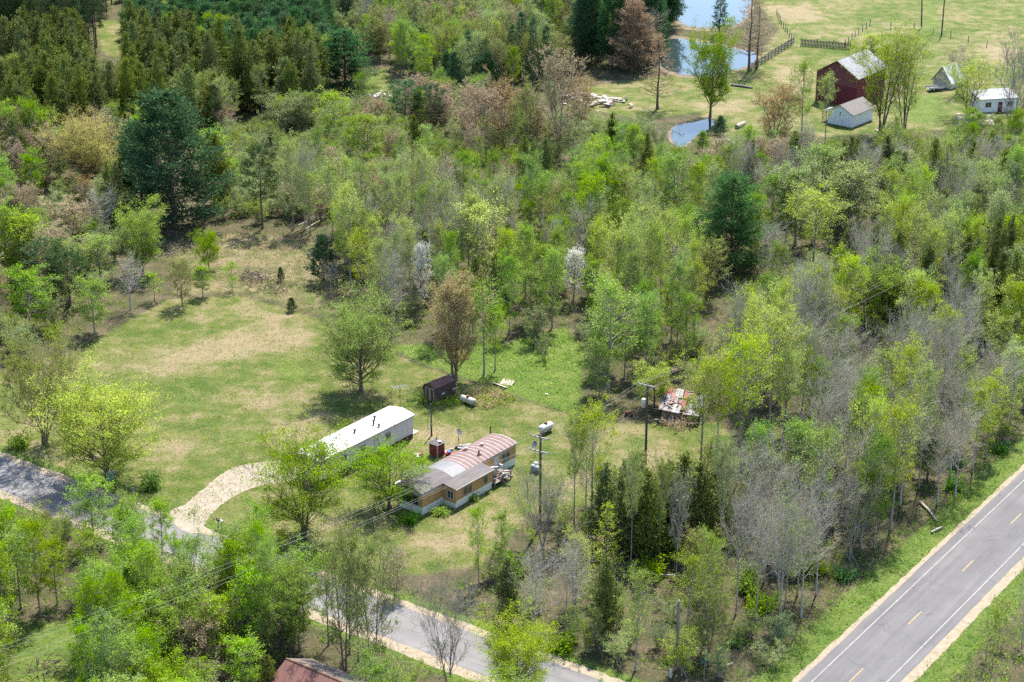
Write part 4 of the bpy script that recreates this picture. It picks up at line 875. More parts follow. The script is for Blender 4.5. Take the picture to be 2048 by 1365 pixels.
for k in range(npn):
    y0, y1 = -.4 + (LG + .8) * k / npn, -.4 + (LG + .8) * (k + 1) / npn - .015
    slab([(WG + .4, y0, 5.88), (WG + .4, y1, 5.88), (WG / 2, y1, 8.85), (WG / 2, y0, 8.85)], .05, 'roof_sheet', M_metal, br)
    slab([(-.4, y1, 5.88), (-.4, y0, 5.88), (WG / 2, y0, 8.85), (WG / 2, y1, 8.85)], .05, 'roof_sheet', M_rgrey if k % 3 else M_metal, br)
bdr = MB().box(WG * .4, WG * .75, -.06, -.021, 0, 3.2).build('barn_door', M_barn, br); MB().box(WG * .4, WG * .75, -.09, -.06, 3.1, 3.25).build('door_rail', M_dark, bdr)
FH = Frame(G(1655, 246), G(1694, 251)); WH = 5.4; LH = 7.5
gh = thing('white_garage', 'small white garage with grey shingled gable roof before the barn', 'garage', FH.loc, FH.rz - .25)
MB().box(0, WH, 0, LH, 0, 2.6).build('wall', M_house, gh)
MB().add([(0, 0, 2.6), (WH, 0, 2.6), (WH / 2, 0, 3.9), (0, .1, 2.6), (WH, .1, 2.6), (WH / 2, .1, 3.9)], [(0, 1, 2), (5, 4, 3), (1, 4, 5, 2), (2, 5, 3, 0)]).build('gable', M_house, gh)
slab([(WH + .3, -.3, 2.4), (WH + .3, LH + .3, 2.4), (WH / 2, LH + .3, 3.95), (WH / 2, -.3, 3.95)], .1, 'roof_slope', M_shingle, gh)
slab([(-.3, LH + .3, 2.4), (-.3, -.3, 2.4), (WH / 2, -.3, 3.95), (WH / 2, LH + .3, 3.95)], .1, 'roof_slope', M_shingle, gh)
dd = MB().box(WH * .3, WH * .62, -.05, -.005, 0, 2.0).build('door', M_house, gh); MB().box(WH * .58, WH * .61, -.09, -.05, .9, 1.1).build('handle', M_dark, dd)
for z in (1.9, 2.4): MB().box(WH * .5 - .12, WH * .5 + .12, -.06, -.01, z, z + .22).build('lamp', M_dark, gh)
MB().box(-1.6, 0, .5, 3.5, 2.0, 2.1).box(-1.55, -1.45, .55, .65, 0, 2.0).box(-1.55, -1.45, 3.35, 3.45, 0, 2.0).build('side_canopy', M_metal, gh)
FI = Frame(G(1862, 172), G(1890, 178)); M_pmetal = mat('pale metal', (.55, .56, .58), (.44, .45, .47), 1, .5, k=.75); ah = thing('metal_roofed_shed', 'small open shed under a steep pale metal roof behind the trees', 'shed', FI.loc, FI.rz); WI, LI = 4.6, 5.0
MB().box(.2, WI - .2, .4, LI, 0, 1.5).build('wall', M_cream, ah)
for k in range(6):
    y0 = LI * k / 6; y1 = LI * (k + 1) / 6 - .02
    slab([(WI + .2, y0, 1.1), (WI + .2, y1, 1.1), (WI / 2, y1, 4.4), (WI / 2, y0, 4.4)], .05, 'roof_sheet', M_pmetal, ah); slab([(-.2, y1, 1.1), (-.2, y0, 1.1), (WI / 2, y0, 4.4), (WI / 2, y1, 4.4)], .05, 'roof_sheet', M_pmetal, ah)
MB().add([(.1, .3, 1.4), (WI - .1, .3, 1.4), (WI / 2, .3, 4.2), (.1, .42, 1.4), (WI - .1, .42, 1.4), (WI / 2, .42, 4.2)], [(0, 1, 2), (5, 4, 3), (0, 3, 4, 1), (1, 4, 5, 2), (2, 5, 3, 0)]).build('gable', mat('weathered gable', (.50, .45, .38), (.38, .34, .29), 3, .9, k=.8), ah)
jt = thing('parked_trailer', 'low dark utility trailer with white frame by the metal roofed shed', 'trailer', G(1868, 182), .3)
MB().box(-1.7, 1.7, -.8, .8, .5, .62).build('bed', M_log, jt); MB().box(-1.7, 1.7, -.84, -.8, .6, .95).box(-1.7, 1.7, .8, .84, .6, .95).build('side', M_clothw, jt)
for y in (-.9, .9): MB().tube([(0, y - .1, .32), (0, y + .1, .32)], .32, 12).build('wheel', M_rubber, jt)
FJ = Frame(G(1960, 226), G(2035, 222)); wh = thing('white_cottage', 'white cottage with pale flat roof half hidden by farm trees', 'cottage', FJ.loc, FJ.rz)
MB().box(0, 7.5, 0, 5, 0, 2.6).build('wall', M_house, wh); slab([(-.3, -.3, 2.6), (7.8, -.3, 2.6), (7.8, 5.3, 3.1), (-.3, 5.3, 3.1)], .12, 'roof', M_metal, wh); MB().box(3.6, 4.5, -.04, 0, 0, 2).build('door', M_barn, wh)
window(wh, wallM((0, -.002, 0), (1, 0), (0, -1)), 1, 2.2, 1, 2, 2); window(wh, wallM((0, -.002, 0), (1, 0), (0, -1)), 5.4, 6.6, 1, 2, 2)

def post_fence(label, line, n, h, rails=(), m=M_fence, wire_=True):
    pts = [G(u, v) for u, v in line]; seg = [np.linalg.norm(pts[i + 1] - pts[i]) for i in range(len(pts) - 1)]; tot = sum(seg)
    t = thing('post_fence', label, 'fence', pts[0]); tops = []
    for k in range(n):
        s = tot * k / (n - 1); i = 0
        while i < len(seg) - 1 and s > seg[i]: s -= seg[i]; i += 1
        q = pts[i] + (pts[i + 1] - pts[i]) * (s / seg[i]) - pts[0]; hh = h * random.uniform(.88, 1.1)
        MB().tube([(q[0], q[1], -.1), (q[0] + random.gauss(0, .03), q[1], hh)], .09, 6).build('post', m, t); tops.append(q)
    if wire_:
        for z in (.45 * h, .8 * h):
            MB().tube([(q[0], q[1], z) for q in tops], .012, 3, 0, False).build('wire', M_steel, t)
    return t
post_fence('wooden post and wire fence curving along the pond side of the pasture', [(1553, 30), (1562, 50), (1575, 68), (1587, 85)], 11, 1.5)
post_fence('post and wire fence running from the picket panel up across the pasture', [(1690, 92), (1715, 70), (1740, 52)], 8, 1.5)
post_fence('widely spaced post fence across the pasture behind the barn trees', [(1740, 52), (1780, 58), (1840, 62), (1883, 72), (1912, 80), (1973, 95)], 7, 1.6)
post_fence('line of fence posts by the farm yard on the field edge', [(2000, 190), (2048, 160), (2080, 140)], 4, 1.7)
a_, b_ = G(1503, 142), G(1588, 88); t = thing('plank_fence', 'weathered plank fence running from the dead pines to the pasture', 'fence', a_); d = b_ - a_; n = 13
for k in range(n):
    q0 = d * k / n; q1 = d * (k + 1) / n
    MB().tube([(q0[0], q0[1], -.1), (q0[0], q0[1], 1.75)], .10, 6).build('post', M_fence, t)
    for z in (.35, .75, 1.15, 1.5): MB().beam((q0[0], q0[1] - .1, z + random.gauss(0, .04)), (q1[0], q1[1] - .1, z + random.gauss(0, .04)), .05, .24).build('plank', M_fence if (k + int(z * 4)) % 3 else M_log, t)
a_, b_ = G(1602, 92), G(1700, 100); t = thing('picket_fence', 'grey picket fence panel standing between barn and pasture', 'fence', a_); d = b_ - a_; L_ = np.linalg.norm(d); n = int(L_ / .32)
for k in range(n):
    q = d * k / n; MB().box(q[0] - .10, q[0] + .10, q[1] - .02, q[1] + .02, 0, 1.55 + random.uniform(-.1, .1)).build('picket', M_fence if k % 4 else M_log, t)
for z in (.4, 1.2): MB().beam((0, .05, z), (d[0], d[1] + .05, z), .05, .12).build('rail', M_fence, t)
for k in range(4): q = d * k / 3; MB().tube([(q[0], q[1] + .1, -.1), (q[0], q[1] + .1, 1.9)], .11, 6).build('post', M_fence, t)
for k, (u, vb) in enumerate(((1843, 56), (1883, 72))):
    p = G(u, vb); t = thing('tall_pole', ('leaning bare grey pole standing in the pasture', 'straight bare dark pole standing at the pasture fence')[k], 'pole', p); MB().tube([(0, 0, -.2), (-.3 + .3 * k, 0, 5), (-.7 + .7 * k, 0, 10.5)], [.17, .15, .11], 8).build('shaft', M_pole, t); MB().box(-.06, .06, -.2, -.12, 4, 4.4).build('box', M_steel, t)

# --- logs, driftwood, brush and rubble
def log(label, u0, v0, u1, v1, r, m=M_logpale, grp=None, z=.2):
    a = G(u0, v0); b = G(u1, v1); o = MB().tube([(0, 0, z), (*((b - a)[:2] * .5 + np.array([.1, .05])), z + .06), (*(b - a)[:2], z)], [r, r * .9, r * .6], 8).build('fallen_log', m); o.location = a; tag(o, label, 'log', grp); return o
log('thick pale log lying in the grass by the small lower pond', 1473, 258, 1490, 249, .45, M_logpale, None, .4)
log('bleached driftwood log among weeds below the small lower pond', 1455, 282, 1478, 298, .22); log('bleached snag log beside the driftwood below the pond', 1450, 300, 1466, 288, .15)
log('grey logs lying by the plank fence under the dead pines', 1462, 172, 1505, 178, .28, M_log)
log('pale birch log leaning in brush along the paved road verge', 1840, 1007, 1873, 1045, .16); log('short pale log on the paved road verge', 1862, 1068, 1885, 1057, .14)
log('pale stick pile by the road junction', 1438, 1340, 1466, 1330, .10, M_logpale)
for k, q in enumerate(((596, 462, 655, 438), (610, 470, 640, 452), (675, 448, 690, 442))): log('grey fallen trunk lying in the shrubs by the meadow edge', *q, .14, M_log, 'fallen trunks by the meadow edge', .9)
log('pale log by the creek in the willow scrub', 738, 405, 752, 388, .16); log('fallen pale trunk at the cedar grove foot', 1290, 1152, 1400, 1160, .13, M_logpale)
log('peeled pale trunk lying in the lower left clearing', 240, 1340, 300, 1318, .15, M_arm)
def brush(label, u, v, n, s, m, seed, h=1.0):
    r = random.Random(seed); mb = MB()
    for k in range(n):
        a = np.array([r.gauss(0, s), r.gauss(0, s), r.uniform(0, h * .5)]); d = np.array([r.gauss(0, 1), r.gauss(0, 1), r.uniform(-.05, .7)]); d = d / np.linalg.norm(d) * r.uniform(.6, 1.8)
        mb.tube([a, a + d * .5 + np.array([0, 0, .08]), a + d], [.05, .035, .015], 4, 0, False)
    o = mb.build('brush_pile', m); o.location = G(u, v); return tag(o, label, 'brush pile')
brush('tangled grey brush pile on the rough dry meadow', 508, 560, 130, 1.1, mat('brush grey', (.26, .20, .155), (.18, .14, .11), 4, .9), 3, 2.0); brush('low scattered dead branches beside the meadow brush pile', 545, 575, 70, 1.8, MATS['brush grey'], 4, .5)
brush('brown dead branches on the ground below the lower left bush', 90, 1340, 50, 1.2, MATS['brush grey'], 5)
for (u, v, n, s, lab) in ((1195, 205, 60, 2.6, 'pale rubble and timber heap at the edge of the pond lawn'), (1160, 195, 24, 1.6, 'smaller rubble heap beside the pond lawn'), (768, 192, 20, 1.4, 'pale stones heaped beside the blue pines'), (1778, 268, 36, 1.3, 'pale rubble heap under the big farm trees')):
    junk('rubble_heap', lab, 'rubble', u, v, n, int(u), s, [M_logpale, M_clothw, M_pink, M_log, M_logpale], (.4, 1.6), .6)
st_ = []; rr_ = random.Random(9)
mb = MB()
for k in range(500):
    p = G(rr_.uniform(1915, 1990), rr_.uniform(228, 252)); w = rr_.uniform(.1, .3); M = Matrix.Translation((p[0], p[1], .02)) @ Matrix.Rotation(rr_.uniform(0, 6), 4, 'Z') @ Matrix.Rotation(rr_.uniform(-.5, .5), 4, 'X'); mb.box(-w, w, -w * .5, w * .5, 0, .12, 0, M)
stuff(tag(mb.build('wood_chips', M_logpale), 'pale split firewood scattered under the farm trees', 'firewood'))

# ------------------------------------------------------------------ trees seen one by one
random.seed(21)
HEROES = []
BOXES = []
LANDMARK = []
def hero(key, leaf, u, vb, vt, hw, label, bark=None, cat='tree', group=None, var=None):
    p = G(u, vb); H = max(.5, height_at(p, vt)); W = 2 * hw / ppm(np.array([p[0], p[1], H * .6]))
    HEROES.append((p[0], p[1], W)); BOXES.append((u - .62 * hw, u + .62 * hw, vt, vt + .62 * (vb - vt), vb)); return plant(key, leaf, p, H, W, label, group, cat, bark, None, var)
HL = [
 ('biggold', 'gold', 185, 372, 213, 88, 'large golden budding tree spreading in front of the dark cedars'),
 ('wpine', 'pine', 350, 445, 185, 105, 'tallest dark green white pine at the meadow corner'),
 ('wpine', 'bluepine', 283, 400, 245, 40, 'slimmer blue green pine between golden tree and tallest white pine'),
 ('cedar', 'cedar', 435, 412, 272, 32, 'broad dark cedar right against the tallest white pine'),
 ('aspen', 'bright', 425, 350, 255, 36, 'bright green tree peeping out behind the tallest white pine'),
 ('rpine', 'redpine', 525, 458, 288, 36, 'thin topped pine with long bare trunk at the meadow edge'),
 ('bud', 'tan', 143, 480, 388, 50, 'rounded pinkish tan budding tree beside a pale bare tree'),
 ('bare', None, 207, 482, 368, 42, 'pale bare tree beside the pinkish tan budding tree'),
 ('bud', 'rust', 172, 415, 345, 30, 'small rusty budding tree at the foot of golden tree'),
 ('round', 'bright', 286, 548, 398, 50, 'dense bright green tree at the left edge of rough meadow'),
 ('aspen', 'bright', 45, 560, 428, 58, 'tall bright green tree left of two dark pines'),
 ('rpine', 'redpine', 102, 600, 478, 48, 'dark shaggy pine with bare lower trunk above the field, wider of a pair'),
 ('rpine', 'redpine', 140, 614, 502, 40, 'dark shaggy pine with bare lower trunk above the field, slimmer of a pair'),
 ('aspen', 'bright', 60, 658, 535, 50, 'bright green tree in front of the pair of shaggy pines'),
 ('aspen', 'green', 190, 668, 553, 40, 'leafy green tree right of the pair of shaggy pines'),
 ('aspen', 'pale', 202, 562, 468, 44, 'yellow green tree beside the white bare field edge tree'),
 ('bare', None, 262, 620, 496, 34, 'white barked bare tree at the left field edge'),
 ('sapling', 'bright', 309, 602, 545, 22, 'bright green sapling next to the white bare field edge tree'),
 ('bud', 'olive', 365, 612, 512, 30, 'small olive budding tree at top corner of the mown field'),
 ('aspen', 'bright', 406, 594, 523, 23, 'small dense green tree at top corner of the mown field'),
 ('round', 'bright', 418, 541, 457, 25, 'little round crowned tree on a bent trunk in rough meadow'),
 ('sapling', 'bright', 465, 583, 525, 16, 'lone thin sapling on the dry slope above the field'),
 ('budfan', 'olive', 90, 888, 638, 105, 'large fan shaped budding tree at the left end of the field'),
 ('biground', 'lime', 213, 958, 743, 108, 'large rounded lime green tree by the electrical cabinet'),
 ('bush', 'shadegreen', 302, 980, 943, 22, 'neat round dark green bush beside the side road', None, 'bush'),
 ('biground', 'green', 722, 784, 580, 86, 'large green tree standing alone on the lawn above white roof'),
 ('bigbud', 'bronze', 908, 760, 546, 56, 'tall brown budding tree behind the gambrel shed'),
 ('airy', 'bright', 968, 750, 558, 36, 'slender light green tree just right of tall brown tree'),
 ('airy', 'bright', 990, 742, 600, 26, 'second slender tree right of the tall brown tree'),
 ('bigmulti', 'green', 612, 1080, 846, 112, 'large spreading green tree beside the driveway'),
 ('bigmulti', 'bright', 775, 1014, 872, 88, 'large bright green tree hiding the left end of tan mobile home'),
 ('ypine', 'pine', 648, 562, 470, 30, 'dark dense young pine at the right edge of rough meadow'),
 ('bare', None, 662, 582, 520, 20, 'small pale bare tree in front of dark young pine'),
 ('ypine', 'redpine', 583, 623, 596, 11, 'tiny lone pine at top of the mown field', None),
 ('ypine', 'redpine', 562, 563, 535, 8, 'tiny thin pine on the rough meadow beyond brush pile', None),
 ('wpine', 'pine', 692, 172, 62, 58, 'full dark pine between small cedars and pale woods'),
 ('rpine', 'pine', 812, 262, 158, 34, 'dark pine on the brown slash ground, left of a pair'.replace('left of a pair', 'fuller of a pair')),
 ('rpine', 'pine', 862, 268, 168, 32, 'dark pine on the brown slash ground, thinner of a pair'),
 ('round', 'sage', 582, 272, 185, 48, 'rounded grey green tree right of the cedar band'),
 ('aspen', 'bright', 670, 284, 178, 36, 'bright green tree behind the rounded grey green tree'),
 ('aspen', 'bright', 736, 348, 223, 40, 'tall bright green tree at the edge of willow scrub'),
 ('bud', 'tan', 962, 312, 150, 46, 'tall thin budding tree at the slash clearing with leaning stems'),
 ('bud', 'rust', 1006, 302, 138, 34, 'tall rusty topped tree at the slash clearing'),
 ('bud', 'olive', 1058, 300, 145, 32, 'tall bare stemmed tree amid clearing rubble'),
 ('bud', 'tan', 1113, 312, 92, 48, 'tallest grey brown budding tree before the pond lawn'),
 ('bud', 'rust', 1160, 262, 138, 30, 'orange brown budding tree by the rubble heap'),
 ('round', 'olive', 1420, 236, 40, 52, 'full olive green tree on a straight trunk between the ponds'),
 ('larch', 'brownneedle', 1315, 218, 72, 40, 'brown larch standing on the pond lawn'),
 ('wpine', 'brownneedle', 1262, 142, 0, 52, 'big brown needled conifer beside the upper pond'),
 ('larch', 'tan', 1498, 142, -40, 42, 'grey half dead conifer by the plank fence, fuller of a pair'),
 ('larch', 'tan', 1514, 138, -20, 30, 'grey half dead conifer by the plank fence, slimmer of a pair'),
 ('bare', None, 1298, 132, 12, 28, 'white birch stems leaning by the upper pond'),
 ('spruce', 'pine', 1438, 70, -40, 16, 'narrow dark spruce rising in front of the far pond'),
 ('multiairy', 'rust', 1545, 302, 168, 52, 'rusty brown budding tree in front of the barn yard'),
 ('airy', 'bright', 1602, 292, 112, 30, 'slim upright yellow green tree left of the white garage'),
 ('airy', 'lime', 1650, 286, 140, 20, 'slim lime tree against the red barn wall'),
 ('tallvase', 'lime', 1762, 268, 55, 72, 'wide lime tree forking in front of the barn roof'),
 ('tallvase', 'lime', 1806, 264, 48, 55, 'tall lime tree forking right of the barn'),
 ('aspen', 'lime', 1742, 100, 66, 26, 'small lime tree rising behind the barn roof'),
 ('tallvase', 'lime', 1935, 236, 112, 55, 'lime tree group in front of the white cottage'),
 ('barefan', None, 2022, 292, 60, 62, 'large bare purplish tree at the farm yard corner'),
 ('barefan', None, 1912, 190, 85, 30, 'thin bare shrub tree behind the metal roofed shed'),
 ('wpine', 'bluepine', 1462, 545, 350, 78, 'big feathery blue green pine in the right woods'),
 ('aspen', 'sage', 1638, 440, 284, 52, 'pale sage green tree below the white garage'),
 ('aspen', 'sage', 1702, 480, 328, 56, 'rounded sage green tree right of its pale neighbour'),
 ('aspen', 'sage', 1590, 490, 310, 50, 'broad sage green tree left of its pale neighbour'),
 ('tallaspen', 'lime', 1625, 560, 370, 55, 'yellow green aspen with visible trunk in front of the sage trees'),
 ('aspen', 'bright', 1345, 452, 298, 40, 'upright green tree on long dark trunk in willow scrub'),
 ('aspen', 'blossom', 1147, 602, 498, 28, 'white blossoming tree in the middle woods, larger one'),
 ('aspen', 'blossom', 846, 625, 485, 20, 'white blossoming tree in the middle woods, slimmer one'),
 ('aspen', 'lime', 957, 580, 392, 52, 'tall lime gold tree standing out above the middle woods'),
 ('round', 'bright', 1765, 668, 503, 50, 'vivid green rounded tree in the right woods'),
 ('aspen', 'green', 1060, 650, 535, 34, 'dark leafed green tree above the meadow'),
 ('willow', 'sage', 1075, 690, 612, 34, 'rounded blue green shrub at the top of the green meadow', None, 'shrub'),
 ('willow', 'sage', 1088, 720, 668, 18, 'small blue green shrub in the green meadow', None, 'shrub'),
 ('airy', 'green', 1215, 785, 555, 60, 'tall mixed green tree at the right edge of green meadow'),
 ('aspen', 'green', 1197, 790, 690, 34, 'short dark green tree at the right edge of green meadow'),
 ('round', 'pale', 1308, 815, 725, 40, 'small yellow green tree leaning over the collapsed shed'),
 ('tallaspen', 'lime', 1402, 945, 700, 50, 'lime aspen with tall bare trunk in front of collapsed shed'),
 ('tallaspen', 'lime', 1432, 930, 706, 46, 'lime aspen with pale straight trunk right of collapsed shed'),
 ('tallaspen', 'lime', 1482, 955, 650, 54, 'tall lime aspen in a clump right of collapsed shed'),
 ('tallaspen', 'lime', 1538, 890, 596, 56, 'tallest lime aspen crowning the clump right of collapsed shed'),
 ('tallaspen', 'lime', 1566, 890, 690, 36, 'slim lime aspen at the right of the clump'),
 ('tallaspen', 'pale', 1148, 1055, 802, 30, 'sparse dark stemmed tree beside the double armed pole'),
 ('tallaspen', 'lime', 1182, 1060, 790, 44, 'sparse lime aspen on pale trunk right of the propane tank'),
 ('barefan', None, 1085, 1100, 930, 62, 'fan of bare branches in front of the double armed pole'),
 ('bare', None, 1068, 1290, 1085, 48, 'pale bare tree at the side road edge of bottom woods'),
 ('bare', None, 1132, 1268, 1082, 40, 'crooked pale bare tree just inside bottom woods'),
 ('larch', 'lime', 1212, 1178, 1006, 38, 'pointed lime tipped larch before the cedars'),
 ('cedar', 'cedar', 1246, 1112, 925, 40, 'dark cedar at the left of the yard edge cedar grove'),
 ('cedar', 'cedar', 1292, 1120, 945, 44, 'dark cedar in the middle of the yard edge cedar grove'),
 ('cedar', 'cedar', 1335, 1090, 925, 44, 'dark cedar behind the middle of yard edge cedar grove'),
 ('cedar', 'cedar', 1395, 1118, 930, 46, 'dark cedar at the right of the yard edge cedar grove'),
 ('tallaspen', 'pale', 1262, 1138, 880, 24, 'thin tall sparse tree rising through the front of the cedar grove'),
 ('tallaspen', 'olive', 1318, 1130, 900, 24, 'thin tall olive tree rising through the cedar grove'),
 ('bare', None, 1352, 1160, 930, 26, 'thin tall bare tree before the cedar grove'),
 ('tallaspen', 'pale', 1440, 1120, 860, 28, 'thin tall pale tree between cedar grove and bare row'),
 ('cedar', 'cedar', 1268, 1078, 905, 40, 'tall olive cedar at the back left of yard edge cedar grove'),
 ('cedar', 'cedar', 1366, 1072, 915, 42, 'tall olive cedar at the back right of yard edge cedar grove'),
 ('cedar', 'cedar', 1432, 1085, 925, 40, 'olive cedar between the grove and the lime aspens'),
 ('cedar', 'cedar', 1210, 1085, 930, 34, 'olive cedar between the grove and the double armed pole'),
 ('airy', 'bright', 958, 1172, 1000, 24, 'thin sapling like tree on the front lawn edge'),
 ('aspen', 'bright', 1004, 1142, 1018, 19, 'small upright green tree on the front lawn edge'),
 ('bare', None, 1472, 1228, 962, 46, 'slim pale bare tree at the left of the bare row above the verge'),
 ('bare', None, 1512, 1238, 944, 48, 'broad pale bare tree above the road verge, in mid row'),
 ('bare', None, 1560, 1242, 955, 46, 'pale bare tree with twin limbs within the bare row above the verge'),
 ('bare', None, 1602, 1236, 925, 52, 'tallest pale bare tree of the row above the road verge'),
 ('bare', None, 1632, 1190, 942, 42, 'slim pale bare tree ending the bare row above the verge'),
 ('airy', 'lime', 1570, 1215, 985, 30, 'slim lime tree growing among the bare row above the verge'),
 ('barefan', None, 1700, 1120, 930, 58, 'grey brown bare tree overhanging the road verge'),
 ('barefan', None, 896, 1382, 1138, 62, 'dark bare fan shaped tree beside the side road'),
 ('biground', 'lime', 1036, 1408, 1222, 72, 'vivid lime round tree overhanging the side road'),
 ('bigmulti', 'bright', 566, 1322, 1132, 62, 'bright vase shaped tree beside the side road'),
 ('bud', 'pale', 688, 1340, 1000, 56, 'pale budding tree at the roadside before the mobile homes'),
 ('bud', 'pale', 748, 1352, 1045, 56, 'greyish budding tree next to the pale roadside one'),
 ('bud', 'tan', 790, 1195, 1085, 34, 'leafless purplish shrub tree at front lawn corner'),
 ('aspen', 'bright', 188, 1088, 943, 44, 'bright green tree standing against the side road bend'),
 ('aspen', 'bright', 325, 1105, 998, 28, 'small bright green tree facing the driveway mouth'),
 ('round', 'tan', 385, 1338, 1205, 66, 'fading pinkish blossom tree under the power lines'),
 ('aspen', 'bright', 492, 1395, 1268, 42, 'bright green tree at the cottage roof'),
 ('cedar', 'cedar', 540, 1415, 1312, 24, 'olive cedar beside the cottage roof'),
 ('bare', None, 2046, 1420, 1060, 46, 'bare tree on the far verge of paved road'),
 ('sapling', 'pale', 1980, 1372, 1215, 16, 'thin leaning sapling on the far verge of paved road'),
 ('sapling', 'bright', 1930, 1400, 1300, 12, 'tiny sapling in the grass beyond the paved road'),
 ('bush', 'shadegreen', 1468, 1292, 1262, 20, 'single dark green bush on brown ground near junction', None, 'bush'),
 ('bush', 'green', 945, 1000, 985, 16, 'low green shrub at the corner of the tan addition', None, 'bush'),
 ('bush', 'bright', 883, 1028, 1012, 20, 'bright green plant clump at the foot of tan addition', None, 'bush'),
 ('bush', 'shadegreen', 820, 1046, 1020, 22, 'dark shrub at left front corner of tan mobile home', None, 'bush'),
 ('bush', 'green', 40, 895, 862, 26, 'dark green bush at the foot of the fan shaped budding tree', None, 'bush'),
 ('ypine', 'bluepine', 1440, 270, 232, 14, 'small pale pine beside the lower pond'),
 ('ypine', 'green', 1405, 305, 262, 16, 'small bright evergreen below the lower pond'),
 ('sapling', 'green', 783, 805, 782, 8, 'tiny shrub on the lawn beside the aerial mast', None),
]
MARKNAME = {'large golden budding': 'the golden tree', 'tallest dark green white pine': 'the tallest white pine', 'rounded pinkish': 'the pinkish tan tree', 'white barked bare': 'the white bare tree', 'large fan shaped': 'the large fan shaped tree', 'large rounded lime': 'the rounded lime tree',
 'large green tree standing': 'the lone lawn tree', 'tall brown budding': 'the tall brown tree', 'large spreading green': 'the driveway tree', 'full dark pine between': 'the full dark pine', 'rounded grey green tree': 'the rounded grey green tree', 'tallest grey brown': 'the tall grey brown tree', 'full olive green': 'the olive tree between the ponds',
 'big brown needled': 'the brown conifer', 'rusty brown budding': 'the rusty brown tree', 'wide lime tree forking': 'the barn trees', 'large bare purplish': 'the purplish bare tree', 'big feathery': 'the feathery blue green pine', 'rounded sage green': 'the sage green trees', 'upright green tree on': 'the long trunked green tree',
 'white blossoming tree in the middle woods, larger': 'the white blossom tree', 'tall lime gold': 'the lime gold tree', 'vivid green rounded': 'the vivid green tree', 'tallest lime aspen': 'the lime aspen clump', 'pointed lime tipped': 'the lime tipped larch', 'broad pale bare tree above the road verge, in mid': 'the broad pale bare trees',
 'dark bare fan': 'the dark bare roadside tree', 'vivid lime round': 'the vivid lime roadside tree', 'bright vase shaped': 'the vase shaped tree', 'pale budding tree at the road': 'the pale roadside tree', 'bright green tree standing against': 'the road bend', 'fading pinkish': 'the fading blossom tree', 'dark dense young pine': 'the dark young pine', 'dark shaggy pine with bare lower trunk above the field, wider': 'the shaggy pines', 'bud': 'x'}
def hero_(*a, **k):
    o = hero(*a, **k)
    for q, n in MARKNAME.items():
        if a[6].startswith(q): LANDMARK.append((o, n))
for h_ in HL: hero_(*h_[:7], bark=(h_[7] if len(h_) > 7 else None), cat=(h_[8] if len(h_) > 8 else 'tree'))

